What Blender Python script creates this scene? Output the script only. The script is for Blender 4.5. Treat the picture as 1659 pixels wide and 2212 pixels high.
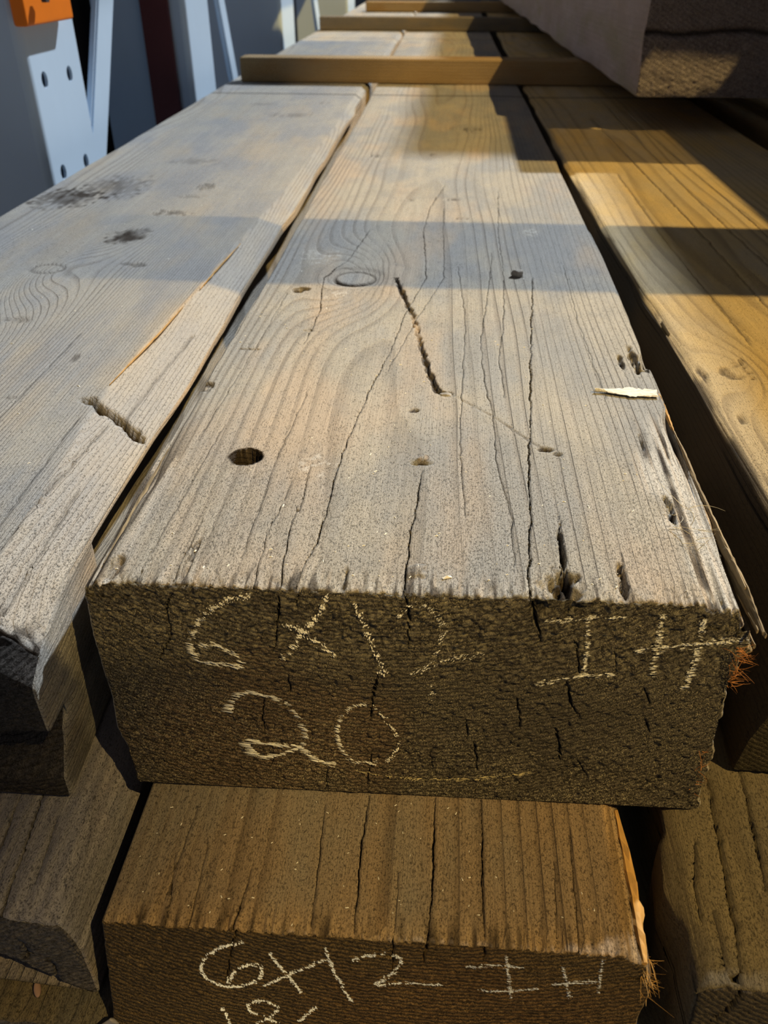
import bpy, bmesh, math, random
import numpy as np
from mathutils import Vector, Matrix

for o in list(bpy.data.objects):
    bpy.data.objects.remove(o, do_unlink=True)
scene = bpy.context.scene
COL = scene.collection

# ------------------------------------------------------------------ camera
FPX = 1786.43
ca, cb, cc = 0.972015, 0.0784943, 0.00165194
CAM = Vector((0.010415, -0.283633, 0.236907))
cam_data = bpy.data.cameras.new('camera')
cam_data.sensor_fit = 'HORIZONTAL'
cam_data.sensor_width = 36.0
cam_data.lens = FPX / 1659.0 * 36.0
cam_data.clip_start = 0.01
cam_data.clip_end = 100
cam_data.dof.use_dof = True
cam_data.dof.focus_distance = 0.44
cam_data.dof.aperture_fstop = 19.0
cam = bpy.data.objects.new('camera', cam_data)
COL.objects.link(cam)
cam.matrix_world = Matrix.Translation(CAM) @ (Matrix.Rotation(cb, 4, 'Z') @ Matrix.Rotation(ca, 4, 'X') @ Matrix.Rotation(cc, 4, 'Z'))
scene.camera = cam

# ------------------------------------------------------------------ light
scene.view_settings.view_transform = 'Standard'
scene.view_settings.look = 'None'
scene.view_settings.gamma = 1.0
scene.view_settings.use_curve_mapping = False
scene.view_settings.exposure = 0.18
scene.cycles.use_denoising = True
scene.cycles.denoising_input_passes = 'RGB_ALBEDO_NORMAL'
scene.cycles.denoising_prefilter = 'NONE'
scene.cycles.max_bounces = 6

world = bpy.data.worlds.new('shed_air')
scene.world = world
world.use_nodes = True
bg = world.node_tree.nodes['Background']
bg.inputs['Color'].default_value = (0.86, 0.81, 0.84, 1)
bg.inputs['Strength'].default_value = 0.12

WARM = Vector((0.60, -0.45, 1.0))      # towards the low warm sun, in front of the stack
COOL = Vector((0.5545, 0.90, 1.0))     # towards the pale daylight from above
def sun(name, to, energy, color, angle):
    d = bpy.data.lights.new(name, 'SUN')
    d.energy = energy; d.color = color; d.angle = angle
    o = bpy.data.objects.new(name, d); COL.objects.link(o)
    o.rotation_euler = to.to_track_quat('Z', 'Y').to_euler()
    o.location = to * 6
    return o
sun('warm_sun', WARM, 2.9, (1.0, 0.69, 0.25), 0.0035)
sun('daylight', COOL, 4.1, (0.87, 0.94, 1.0), 0.020)

# ------------------------------------------------------------------ helpers
def link(o, parent=None):
    COL.objects.link(o)
    if parent is not None:
        o.parent = parent
    return o
def tag(o, label=None, cat=None, group=None, kind=None):
    if label: o['label'] = label
    if cat: o['category'] = cat
    if group: o['group'] = group
    if kind: o['kind'] = kind
    return o
def empty(name, loc=(0, 0, 0), rot=(0, 0, 0)):
    o = bpy.data.objects.new(name, None)
    o.empty_display_size = 0.05
    o.location = loc; o.rotation_euler = rot
    return link(o)
def mesh_np(name, V, F, mats, parent=None, smooth=True, mask=None, extra=None):
    """V (n,3), F (m,4) quads -> ONE mesh object"""
    me = bpy.data.meshes.new(name)
    n, m = len(V), len(F)
    me.vertices.add(n)
    me.vertices.foreach_set('co', np.ascontiguousarray(V, dtype=np.float32).ravel())
    loops = F.ravel().astype(np.int32)
    starts = np.arange(m, dtype=np.int32) * F.shape[1]
    tot = np.full(m, F.shape[1], dtype=np.int32)
    if extra is not None:
        for e in extra:
            starts = np.append(starts, len(loops)).astype(np.int32)
            loops = np.concatenate([loops, np.array(e, dtype=np.int32)])
            tot = np.append(tot, len(e)).astype(np.int32)
    me.loops.add(len(loops))
    me.loops.foreach_set('vertex_index', loops)
    me.polygons.add(len(starts))
    me.polygons.foreach_set('loop_start', starts)
    me.polygons.foreach_set('loop_total', tot)
    me.update(calc_edges=True)
    me.validate()
    me.polygons.foreach_set('use_smooth', np.full(len(me.polygons), smooth, dtype=bool))
    if mask is not None:
        at = me.color_attributes.new('mask', 'FLOAT_COLOR', 'POINT')
        at.data.foreach_set('color', np.ascontiguousarray(mask, dtype=np.float32).ravel())
    for mt in (mats if isinstance(mats, (list, tuple)) else [mats]):
        me.materials.append(mt)
    o = bpy.data.objects.new(name, me)
    return link(o, parent)
def mesh_bm(name, bm, mat, parent=None, smooth=False):
    me = bpy.data.meshes.new(name)
    bmesh.ops.recalc_face_normals(bm, faces=bm.faces)
    bm.to_mesh(me); bm.free()
    me.materials.append(mat)
    for p in me.polygons: p.use_smooth = smooth
    return link(bpy.data.objects.new(name, me), parent)
def bm_box(bm, x0, x1, y0, y1, z0, z1, bevel=0.0, seg=2):
    r = bmesh.ops.create_cube(bm, size=1.0)
    vs = r['verts']
    for v in vs:
        v.co = Vector(((x0 + x1) / 2 + v.co.x * (x1 - x0), (y0 + y1) / 2 + v.co.y * (y1 - y0), (z0 + z1) / 2 + v.co.z * (z1 - z0)))
    if bevel > 0:
        es = list({e for v in vs for e in v.link_edges})
        bmesh.ops.bevel(bm, geom=es, offset=bevel, segments=seg, affect='EDGES', profile=0.6)

# value noise -----------------------------------------------------------
def _h(i, j, k):
    n = (i * 374761393 + j * 668265263 + k * 1274126177) & 0xffffffff
    n = ((n ^ (n >> 13)) * 1274126177) & 0xffffffff
    n = ((n ^ (n >> 16)) * 2246822519) & 0xffffffff
    return ((n ^ (n >> 15)) & 0xffff) / 65535.0
def noise(x, y=0.0, z=0.0, seed=0):
    x, y, z = np.broadcast_arrays(np.asarray(x, float), np.asarray(y, float), np.asarray(z, float))
    x = x + seed * 17.31; y = y + seed * 5.77
    xi, yi, zi = np.floor(x), np.floor(y), np.floor(z)
    u, v, w = x - xi, y - yi, z - zi
    u, v, w = u * u * (3 - 2 * u), v * v * (3 - 2 * v), w * w * (3 - 2 * w)
    xi, yi, zi = xi.astype(np.int64), yi.astype(np.int64), zi.astype(np.int64)
    r = 0.0
    for a in (0, 1):
        for b in (0, 1):
            for c in (0, 1):
                r = r + _h(xi + a, yi + b, zi + c) * (u if a else 1 - u) * (v if b else 1 - v) * (w if c else 1 - w)
    return r          # 0..1
def sstep(a, b, x):
    t = np.clip((x - a) / (b - a), 0, 1)
    return t * t * (3 - 2 * t)

# ------------------------------------------------------------------ node helper
class NT:
    def __init__(self, name):
        self.m = bpy.data.materials.new(name); self.m.use_nodes = True
        self.t = self.m.node_tree; self.t.nodes.clear()
        self.out = self.t.nodes.new('ShaderNodeOutputMaterial')
        self.b = self.t.nodes.new('ShaderNodeBsdfPrincipled')
        self.t.links.new(self.b.outputs[0], self.out.inputs[0])
    def n(self, ty): return self.t.nodes.new(ty)
    def put(self, sock, v):
        if isinstance(v, bpy.types.NodeSocket): self.t.links.new(v, sock)
        elif v is not None: sock.default_value = v
    def math(self, op, a, b=None, c=None, clamp=False):
        n = self.n('ShaderNodeMath'); n.operation = op; n.use_clamp = clamp
        self.put(n.inputs[0], a)
        if b is not None: self.put(n.inputs[1], b)
        if c is not None: self.put(n.inputs[2], c)
        return n.outputs[0]
    def obj(self):
        if not hasattr(self, '_o'): self._o = self.n('ShaderNodeTexCoord').outputs['Object']
        return self._o
    def sep(self):
        if not hasattr(self, '_s'):
            n = self.n('ShaderNodeSeparateXYZ'); self.put(n.inputs[0], self.obj()); self._s = n.outputs
        return self._s
    def vscale(self, v, s, off=(0, 0, 0)):
        n = self.n('ShaderNodeMapping'); self.put(n.inputs['Vector'], v)
        n.inputs['Scale'].default_value = s; n.inputs['Location'].default_value = off
        return n.outputs[0]
    def noise(self, s, off=(0, 0, 0), detail=2.0, rough=0.5, vec=None, color=False, dist=0.0):
        n = self.n('ShaderNodeTexNoise')
        self.put(n.inputs['Vector'], self.vscale(vec or self.obj(), s, off))
        n.inputs['Scale'].default_value = 1.0; n.inputs['Detail'].default_value = detail
        n.inputs['Roughness'].default_value = rough; n.inputs['Distortion'].default_value = dist
        return n.outputs['Color' if color else 0]
    def ramp(self, f, lo, hi, a=0.0, b=1.0):
        n = self.n('ShaderNodeMapRange'); n.interpolation_type = 'SMOOTHSTEP'
        self.put(n.inputs[0], f)
        n.inputs[1].default_value = lo; n.inputs[2].default_value = hi
        n.inputs[3].default_value = a; n.inputs[4].default_value = b
        return n.outputs[0]
    def mix(self, f, a, b, mode='MIX'):
        n = self.n('ShaderNodeMix'); n.data_type = 'RGBA'; n.blend_type = mode
        self.put(n.inputs[0], f)
        for s, v in ((n.inputs[6], a), (n.inputs[7], b)):
            self.put(s, v if isinstance(v, bpy.types.NodeSocket) else (*v, 1.0))
        return n.outputs[2]
    def bump(self, h, dist, strength=1.0, prev=None):
        n = self.n('ShaderNodeBump'); self.put(n.inputs['Height'], h)
        n.inputs['Distance'].default_value = dist; n.inputs['Strength'].default_value = strength
        if prev is not None: self.put(n.inputs['Normal'], prev)
        return n.outputs[0]
    def done(self, color, rough=0.8, normal=None, metal=0.0, spec=0.25):
        self.put(self.b.inputs['Base Color'], color if isinstance(color, bpy.types.NodeSocket) else (*color, 1))
        self.put(self.b.inputs['Roughness'], rough)
        self.b.inputs['Metallic'].default_value = metal
        self.b.inputs['Specular IOR Level'].default_value = spec
        if normal is not None: self.put(self.b.inputs['Normal'], normal)
        return self.m

def rings(N, pith, ring, warp, knots=(), off=(0, 0, 0)):
    """distance from the pith, bent by slow noise and round knots, counted in rings"""
    s = N.sep()
    w = N.n('ShaderNodeSeparateColor')
    N.put(w.inputs[0], N.noise((7, 1.1, 7), off, 2.0, 0.45, color=True))
    x = N.math('MULTIPLY_ADD', N.math('SUBTRACT', w.outputs[0], 0.5), warp, s[0])
    z = N.math('MULTIPLY_ADD', N.math('SUBTRACT', w.outputs[1], 0.5), warp * 1.3, s[2])
    dx = N.math('SUBTRACT', x, pith[0]); dz = N.math('SUBTRACT', z, pith[1])
    r = N.math('SQRT', N.math('ADD', N.math('MULTIPLY', dx, dx), N.math('MULTIPLY', dz, dz)))
    for kx, ky, sz, amp in knots:
        ax = N.math('SUBTRACT', s[0], kx); ay = N.math('MULTIPLY', N.math('SUBTRACT', s[1], ky), 0.4)
        d2 = N.math('ADD', N.math('MULTIPLY', ax, ax), N.math('MULTIPLY', ay, ay))
        e = N.math('POWER', 2.718, N.math('MULTIPLY', d2, -1.0 / (sz * sz)))
        r = N.math('MULTIPLY_ADD', e, amp, r)
    return N.math('DIVIDE', r, ring)

def long_grain(name, base, grey, tan, line, pith=(0, 0.2), ring=0.003, warp=0.02, knots=(), seed=0.0,
               line_amt=0.55, tan_amt=1.0, bump=1.0, dirt=0.5, dark_lines=()):
    N = NT(name); off = (seed * 3.1, seed * 1.7, seed * 2.3)
    ph = rings(N, pith, ring, warp, knots, off)
    fr = N.math('FRACT', ph)
    ln = N.math('MULTIPLY', N.ramp(fr, 0.52, 0.90), N.ramp(fr, 0.92, 1.0, 1.0, 0.0))
    sel = N.noise((1, 1, 1), detail=1.0, vec=None)
    strong = N.ramp(N.noise((45, 2.2, 45), off), 0.30, 0.68, 0.25, 1.0)      # some rings show, some do not
    ln = N.math('MULTIPLY', ln, strong)
    fib = N.noise((1500, 30, 1500), off, 4.0, 0.62)
    fib2 = N.noise((160, 3.0, 160), off, 2.0, 0.55)
    c = N.mix(N.ramp(N.noise((13, 6, 13), off, 4.0, 0.6), 0.38, 0.62), base, grey)
    c = N.mix(N.math('MULTIPLY', N.ramp(N.noise((18, 5, 18), (off[0] + 9, off[1], off[2]), 3.0, 0.55), 0.46, 0.72), tan_amt), c, tan)
    c = N.mix(N.math('MULTIPLY', ln, line_amt), c, line)
    v = N.math('MULTIPLY_ADD', N.math('SUBTRACT', fib, 0.5), 0.40, 1.0)
    v = N.math('MULTIPLY', v, N.math('MULTIPLY_ADD', N.math('SUBTRACT', fib2, 0.5), 0.20, 1.0))
    c = N.mix(1.0, c, N.math('MULTIPLY', v, 1.0), 'MULTIPLY')
    # speckled dirt
    dn = N.ramp(N.noise((1300, 600, 1300), off, 5.0, 0.75), 0.58, 0.74)
    dz = N.ramp(N.noise((9, 3, 9), (off[0], off[1] + 4, 0), 3.0, 0.6), 0.42, 0.66)
    s = N.sep()
    near = N.ramp(s[1], 0.0, 0.20, 1.0, 0.0)                    # rougher and dirtier close to the cut end
    dz = N.math('MAXIMUM', dz, N.math('MULTIPLY', near, 0.5))
    c = N.mix(N.math('MULTIPLY', N.math('MULTIPLY', dn, dirt), N.math('MULTIPLY_ADD', dz, 0.8, 0.2)), c, (0.075, 0.062, 0.045))
    d2 = N.ramp(N.noise((2200, 900, 2200), (off[0], off[1] + 7, 0), 4.0, 0.75), 0.54, 0.72)
    c = N.mix(N.math('MULTIPLY', N.math('MULTIPLY', d2, near), dirt * 1.1), c, (0.11, 0.085, 0.05))
    c = N.mix(N.math('MULTIPLY', N.ramp(N.noise((34, 22, 34), (off[0], off[1] + 2, 5), 4.0, 0.65), 0.48, 0.66), dirt * 0.5), c, tuple(k * 0.72 for k in grey))
    for y0, wd, amt in dark_lines:                      # narrow dark lines across the face
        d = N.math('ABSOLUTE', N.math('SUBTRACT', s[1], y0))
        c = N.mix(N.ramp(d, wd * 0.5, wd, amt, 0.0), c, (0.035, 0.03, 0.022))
    at = N.n('ShaderNodeAttribute'); at.attribute_name = 'mask'
    sc = N.n('ShaderNodeSeparateColor'); N.put(sc.inputs[0], at.outputs['Color'])
    c = N.mix(sc.outputs[1], c, N.mix(fib2, (0.52, 0.30, 0.11), (0.62, 0.44, 0.22)))
    c = N.mix(sc.outputs[2], c, (0.62, 0.60, 0.56))
    c = N.mix(sc.outputs[0], c, (0.035, 0.025, 0.017))
    pits = N.ramp(N.noise((1100, 480, 1100), (off[0] + 3, 0, 0), 4.0, 0.7), 0.56, 0.72)
    h = N.math('MULTIPLY_ADD', ln, -0.9, N.math('MULTIPLY', fib, 0.9))
    h = N.math('MULTIPLY_ADD', N.math('MULTIPLY', pits, N.math('MULTIPLY_ADD', near, 1.0, 0.6)), -1.1, h)
    h = N.math('MULTIPLY_ADD', N.math('MULTIPLY', d2, near), -0.8, h)
    h = N.math('MULTIPLY_ADD', fib2, 0.6, h)
    nb = N.bump(h, 0.0007 * bump, 1.0)
    return N.done(c, 0.82, nb, spec=0.22)

def end_grain(name, dark, brown, light, pith=(0, 0.2), ring=0.0027, warp=0.006, seed=0.0, fuzz=1.0, ringc=0.5, brown_at=(-0.07, -0.08, 0.09), speck=1.0):
    N = NT(name); off = (seed * 3.1, seed * 1.7, seed * 2.3)
    ph = rings(N, pith, ring, warp, (), off)
    fr = N.math('FRACT', N.math('MULTIPLY_ADD', N.noise((420, 20, 420), off, 2.0), 0.30, ph))
    ln = N.math('MULTIPLY', N.ramp(fr, 0.25, 0.8), N.ramp(fr, 0.86, 1.0, 1.0, 0.0))
    s = N.sep()
    fz = N.noise((1700, 60, 2000), off, 4.0, 0.70)
    fz2 = N.noise((600, 60, 760), off, 3.0, 0.6)
    big = N.noise((24, 6, 24), off, 3.0, 0.6)
    dx = N.math('SUBTRACT', s[0], brown_at[0]); dz = N.math('SUBTRACT', s[2], brown_at[1])
    dd = N.math('SQRT', N.math('ADD', N.math('MULTIPLY', dx, dx), N.math('MULTIPLY', N.math('MULTIPLY', dz, dz), 3.0)))
    bz = N.ramp(N.math('MULTIPLY_ADD', N.math('SUBTRACT', big, 0.5), 0.09, dd), brown_at[2] * 0.45, brown_at[2], 1.0, 0.0)
    c = N.mix(bz, dark, brown)
    c = N.mix(N.math('MULTIPLY', ln, ringc), c, tuple(k * 0.35 for k in dark))
    c = N.mix(N.ramp(N.math('MULTIPLY_ADD', fz2, 0.5, N.math('MULTIPLY', fz, 0.5)), 0.36, 0.64), N.mix(1.0, c, (0.22, 0.21, 0.20), 'MULTIPLY'), c)
    sp = N.math('MULTIPLY', N.ramp(fz, 0.52, 0.66), N.ramp(big, 0.30, 0.65, 0.35, 1.0))
    c = N.mix(N.math('MULTIPLY', sp, 0.75 * speck), c, light)  # sparkle of lit fibre tips painted in as pale specks
    at = N.n('ShaderNodeAttribute'); at.attribute_name = 'mask'
    sc = N.n('ShaderNodeSeparateColor'); N.put(sc.inputs[0], at.outputs['Color'])
    c = N.mix(sc.outputs[0], c, (0.012, 0.009, 0.006))
    c = N.mix(sc.outputs[1], c, light)
    h = N.math('MULTIPLY_ADD', ln, -0.75, N.math('MULTIPLY', fz, 1.4 * fuzz))
    h = N.math('MULTIPLY_ADD', fz2, 0.5 * fuzz, h)
    nb = N.bump(h, 0.0022, 1.0)
    return N.done(c, 0.85, nb, spec=0.25)

def plain(name, color, rough=0.6, metal=0.0, var=0.15, scale=(20, 20, 20), bump=0.0, spec=0.3, c2=None):
    N = NT(name)
    f = N.noise(scale, detail=4.0, rough=0.6)
    c = N.mix(N.ramp(f, 0.3, 0.7), tuple(k * (1 - var) for k in color) if c2 is None else c2, color)
    nb = N.bump(f, bump, 1.0) if bump else None
    return N.done(c, rough, nb, metal, spec)

# ------------------------------------------------------------------ timber
def ysamples(step, fine, L, grow=1.03):
    y = [0.0, step * 0.5]
    while y[-1] < fine: y.append(y[-1] + step)
    d = step
    while y[-1] < L:
        d *= grow; y.append(y[-1] + d)
    y[-1] = L
    return np.array(y)
def polyline_at(pts, t, tx=0, tv=1):
    """pts list of (a,b) in mm; interpolate a over b"""
    P = np.array(pts, float) / 1000.0
    b = P[:, tv]; a = P[:, tx]
    o = np.argsort(b)
    return np.interp(t, b[o], a[o]), b.min(), b.max()
def timber(name, W, H, L, nx, nz, step, fine, mat_long, mat_end, loc=(0, 0, 0), rot=(0, 0, 0), r=0.003,
           cracks=(), end_cracks=(), shape=None, rag=0.0012, tilt=0.0, skew=0.0, seed=0, taper=(0, 0), marks=None, bottom_tilt=0.0, endmarks=None, rough_end=0.0007):
    """a sawn timber: one closed tube (body) and a sawn_end, both in the thing's local space; origin top centre of the near end"""
    root = empty(name, loc, rot)
    ys = ysamples(step, fine, L); ny = len(ys) - 1
    zs = np.linspace(-H, 0, nz + 1); xs = np.linspace(-W / 2, W / 2, nx + 1)
    px = np.concatenate([np.full(nz, -W / 2), xs, np.full(nz, W / 2)])
    pz = np.concatenate([zs[:-1], np.zeros(nx + 1), zs[::-1][1:]])
    nc = len(px); ti = np.arange(nz, nz + nx + 1)
    def deform(X, Y, Z):
        X0, Y0, Z0 = X, Y, Z
        # rounded, worn edges
        rr = r * (0.45 + 1.1 * noise(Y0 * 14, np.sign(X0) * 3, 0.3, seed))
        rf = 0.0012
        cx = np.clip(X0, -W / 2 + rr, W / 2 - rr); cz = np.clip(Z0, -H + rr, -rr); cy = np.maximum(Y0, rf)
        qx, qy, qz = X0 - cx, Y0 - cy, Z0 - cz
        # only the two dominant directions, so faces stay where they are
        l = np.sqrt((qx / rr) ** 2 + (qz / rr) ** 2 + (qy / rf) ** 2)
        k = np.where(l > 1e-6, 1.0 / np.maximum(l, 1e-6), 0) ; k = np.where(l > 1, k, 1)
        X, Y, Z = cx + qx * k, cy + qy * k, cz + qz * k
        # slow warp of the sawn faces
        X = X + (noise(Y0 * 2.2, Z0 * 9, 2.5, seed) - 0.5) * 0.003
        Z = Z + (noise(X0 * 9, Y0 * 2.6, 7.5, seed) - 0.5) * 0.0022 * np.where(Z0 > -H * 0.5, 1, 0)
        fiber = (noise(X0 * 420, Y0 * 9, Z0 * 420, seed) - 0.5)
        near = np.clip(1 - Y0 / 0.8, 0, 1)
        topw = np.where(Z0 > -0.0005, 1, 0)
        Z = Z + fiber * 0.00025 * topw * near
        X = X + fiber * 0.0006 * (1 - topw) * near * np.sign(X0)
        # torn front arris
        dep = np.exp(-(Y0 + np.abs(Z0)) / 0.0035)
        Y = Y + rag * (noise(X0 * 480, 0.5, 0.5, seed) * 1.6 + noise(X0 * 120, 1.5, 0.5, seed) - 1.2) * dep
        # torn fibre ends close to the cut
        tear = np.clip(1 - Y0 / (0.004 + 0.022 * noise(X0 * 260, 3.3, 1.1, seed) ** 2), 0, 1) * topw
        Z = Z - tear * 0.0016 * (noise(X0 * 700, Y0 * 20, 2.2, seed) > 0.45)
        t = -Z0 / H
        X = X + np.where(X0 < 0, taper[0], taper[1]) * t * np.abs(X0) / (W / 2)
        Z = Z + bottom_tilt * (X0 / W) * t
        if shape is not None:
            X, Y, Z = shape(X, Y, Z, X0, Y0, Z0)
        fade = np.exp(-Y0 / 0.30)
        Y = Y + (tilt * Z0 + skew * X0) * fade
        return X, Y, Z
    YY, PX = np.meshgrid(ys, px, indexing='ij'); _, PZ = np.meshgrid(ys, pz, indexing='ij')
    X, Y, Z = deform(PX.copy(), YY.copy(), PZ.copy())
    mask = np.zeros((ny + 1, nc, 4)); mask[..., 3] = 1
    if marks is not None:
        dz, rgb = marks(PX, YY, PZ)
        Z = Z + dz; mask[..., :3] = np.clip(rgb, 0, 1)
    dxs = W / nx
    for c in cracks:
        pts, wid, dep = c[0], c[1], c[2]
        fill = c[3] if len(c) > 3 else 0.0
        xc, y0, y1 = polyline_at(pts, ys)
        jit = (noise(ys * 900, 0.3, 0.7, seed + int(abs(pts[0][0]))) - 0.5) * wid * 0.8 + (noise(ys * 130, 0.3, 0.7, seed) - 0.5) * 0.0014
        rows = np.where((ys >= y0 - 1e-9) & (ys <= y1))[0] if y0 > 0.0005 else np.where(ys <= y1)[0]
        for j in rows:
            e = min(1.0, (y1 - ys[j]) / 0.03 + 0.12)
            if y0 > 0.0005: e = min(e, (ys[j] - y0) / 0.03 + 0.12)
            e *= 0.35 + 1.1 * noise(ys[j] * 60, 4.4, 0, seed)
            e = float(min(e, 1.15)); w = max(0.00022, wid * e)
            x = xc[j] + jit[j]
            i = int(round((x + W / 2) / dxs))
            if i < 3 or i > nx - 3: continue
            g = nz + i
            off = X[j, g] - PX[j, g]
            zt = Z[j, g]
            k = max(1, int(w / 2 / dxs))
            X[j, g] = x + off
            d = dep * min(1.0, 0.3 + e)
            Z[j, g] = zt - d * (1 - fill)
            if j == 0: Y[j, g] += min(d, 0.004)
            X[j, g - k] = x - w / 2 + off; X[j, g + k] = x + w / 2 + off
            for q in range(1, k):
                X[j, g - q] = x - w / 2 * q / k + off; X[j, g + q] = x + w / 2 * q / k + off
                Z[j, g - q] -= d * 0.8 * (1 - fill); Z[j, g + q] -= d * 0.8 * (1 - fill)
            mask[j, g, 0] = max(mask[j, g, 0], 0.85)
    V = np.stack([X, Y, Z], -1).reshape(-1, 3)
    idx = np.arange((ny + 1) * nc).reshape(ny + 1, nc)
    a = idx[:-1]; b = idx[1:]
    F = np.stack([a, np.roll(a, -1, 1), np.roll(b, -1, 1), b], -1).reshape(-1, 4)
    body = mesh_np('body', V, F, mat_long, root, mask=mask.reshape(-1, 4), extra=[idx[-1][::-1].tolist()])
    # sawn end ---------------------------------------------------------
    ZZ, XX = np.meshgrid(zs, xs, indexing='ij')
    EX, EY, EZ = deform(XX.copy(), np.zeros_like(XX), ZZ.copy())
    inner = np.minimum(np.minimum(XX + W / 2, W / 2 - XX), np.minimum(-ZZ, ZZ + H))
    inn = np.clip(inner / 0.002, 0, 1)
    EY = EY + inn * ((noise(XX * 520, ZZ * 700, 1.0, seed) - 0.5) * 2 * rough_end + (noise(XX * 45, ZZ * 70, 3.0, seed) - 0.5) * 0.0016)
    emask = np.zeros((nz + 1, nx + 1, 4)); emask[..., 3] = 1
    if endmarks is not None:
        dy, rgb = endmarks(XX, ZZ)
        EY = EY + dy * inn; emask[..., :3] = np.clip(rgb, 0, 1)
    for c in end_cracks:
        pts, wid, dep = c
        xc, z0, z1 = polyline_at(pts, zs)
        jit = (noise(zs * 700, 0.9, 0.7, seed + int(abs(pts[0][0]))) - 0.5) * wid * 1.6
        for j in np.where((zs >= z0) & (zs <= z1))[0]:
            e = min(1.0, (z1 - zs[j]) / 0.006 + 0.25, (zs[j] - z0) / 0.006 + 0.25) if z1 < -0.004 else min(1.0, (zs[j] - z0) / 0.008 + 0.25)
            e *= 0.5 + 0.9 * noise(zs[j] * 260, 2.2, 0, seed)
            x = xc[j] + jit[j]; i = int(round((x + W / 2) / dxs))
            if i < 3 or i > nx - 3: continue
            off = EX[j, i] - XX[j, i]
            w = max(0.0002, 1.4 * wid * e)
            EX[j, i] = x + off; EX[j, i - 1] = x - w / 2 + off; EX[j, i + 1] = x + w / 2 + off
            EY[j, i] += dep * min(1, e + 0.2); emask[j, i, 0] = 1.0
    Xr, Yr, Zr = X[0], Y[0], Z[0]
    for E_, R_ in ((EX, Xr), (EY, Yr), (EZ, Zr)):
        E_[:, 0] = R_[:nz + 1]; E_[-1, :] = R_[nz:nz + nx + 1]
        E_[:, -1] = R_[nz + nx:][::-1]
    Ve = np.stack([EX, EY, EZ], -1)
    ide = np.arange((nz + 1) * (nx + 1)).reshape(nz + 1, nx + 1)
    Fe = np.stack([ide[:-1, :-1], ide[:-1, 1:], ide[1:, 1:], ide[1:, :-1]], -1).reshape(-1, 4)
    end = mesh_np('sawn_end', Ve.reshape(-1, 3), Fe, mat_end, root, mask=emask.reshape(-1, 4))
    root_info = dict(root=root, body=body, end=end, E=Ve, W=W, H=H, nx=nx, nz=nz, top=(X[:, ti], Y[:, ti], Z[:, ti], ys, xs))
    return root_info
def top_z(T, x, y):
    X, Y, Z, ys, xs = T['top']
    j = int(np.clip(np.searchsorted(ys, y), 0, len(ys) - 1)); i = int(round((x + T['W'] / 2) / T['W'] * T['nx']))
    return float(Z[j, int(np.clip(i, 0, T['nx']))])

def chalk(T, strokes, mat, label, width=2.2, density=9.0, keep=0.42, seed=1, slope=0.35, size=1.0):
    """dusty chalk strokes: small crumbs that catch on the rough sawn end, as one part of the timber"""
    rng = random.Random(seed); V = []; F = []
    E = T['E']; W, H, nx, nz = T['W'], T['H'], T['nx'], T['nz']
    for st in strokes:
        faint = 1.0
        if st and not isinstance(st[0], tuple): faint, st = st
        P = [Vector((a / 1000, b / 1000)) for a, b in st]
        # smooth the path a little
        Q = []
        for i in range(len(P) - 1):
            p0 = P[max(i - 1, 0)]; p1 = P[i]; p2 = P[i + 1]; p3 = P[min(i + 2, len(P) - 1)]
            for k in range(8):
                t = k / 8.0
                Q.append(0.5 * ((2 * p1) + (p2 - p0) * t + (2 * p0 - 5 * p1 + 4 * p2 - p3) * t * t + (3 * p1 - p0 - 3 * p2 + p3) * t ** 3))
        Q.append(P[-1])
        for i in range(len(Q) - 1):
            a, b = Q[i], Q[i + 1]; L = (b - a).length
            n = max(1, int(L * 1000 * density * 2.4 * width / 2 * faint + 0.5))
            for _ in range(n):
                t = rng.random(); c = a.lerp(b, t)
                x = c.x + rng.gauss(0, width / 3400); z = c.y + rng.gauss(0, width / 3400)
                kx = 0.6 * float(noise(x * 420, (z - x * slope * (1 if x > 0 else -1)) * 1500, 0.2, seed)) + 0.4 * float(noise(x * 1700, z * 2300, 0.7, seed))
                if kx < keep: continue
                iz = int(round((z + H) / H * nz)); ix = int(round((x + W / 2) / W * nx))
                if not (1 <= iz < nz and 1 <= ix < nx): continue
                e = E[iz, ix]
                u = (0.16 + 0.55 * rng.random() ** 2) / 1000 * size; v = (0.08 + 0.12 * rng.random()) / 1000 * size
                th = (slope if x > 0 else -slope) + rng.gauss(0, 0.25)
                cx, sx = math.cos(th), math.sin(th)
                y = min(e[1], E[iz, ix - 1][1], E[iz, ix + 1][1]) - 0.0003 - 0.0002 * rng.random()
                k = len(V)
                for (du, dv) in ((-u, -v * .6), (u * .8, -v), (u, v * .7), (-u * .7, v)):
                    V.append((x + (e[0] - (-W / 2 + ix * W / nx)) + (du * cx - dv * sx) * .5, y + rng.uniform(-1, 1) * 0.00012, z + (e[2] - (-H + iz * H / nz)) + (du * sx + dv * cx) * .5))
                V.append((x, y + 0.0005, z))
                F += [(k, k + 1, k + 2, k + 3), (k + 1, k, k + 4, k + 4), (k + 2, k + 1, k + 4, k + 4), (k + 3, k + 2, k + 4, k + 4), (k, k + 3, k + 4, k + 4)]
    me = bpy.data.meshes.new('chalk_marking')
    me.from_pydata(V, [], [tuple(dict.fromkeys(f)) for f in F]); me.update()
    me.materials.append(mat)
    o = link(bpy.data.objects.new('chalk_marking', me), T['root'])
    o['label'] = label; o['kind'] = 'stuff'
    return o
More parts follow.
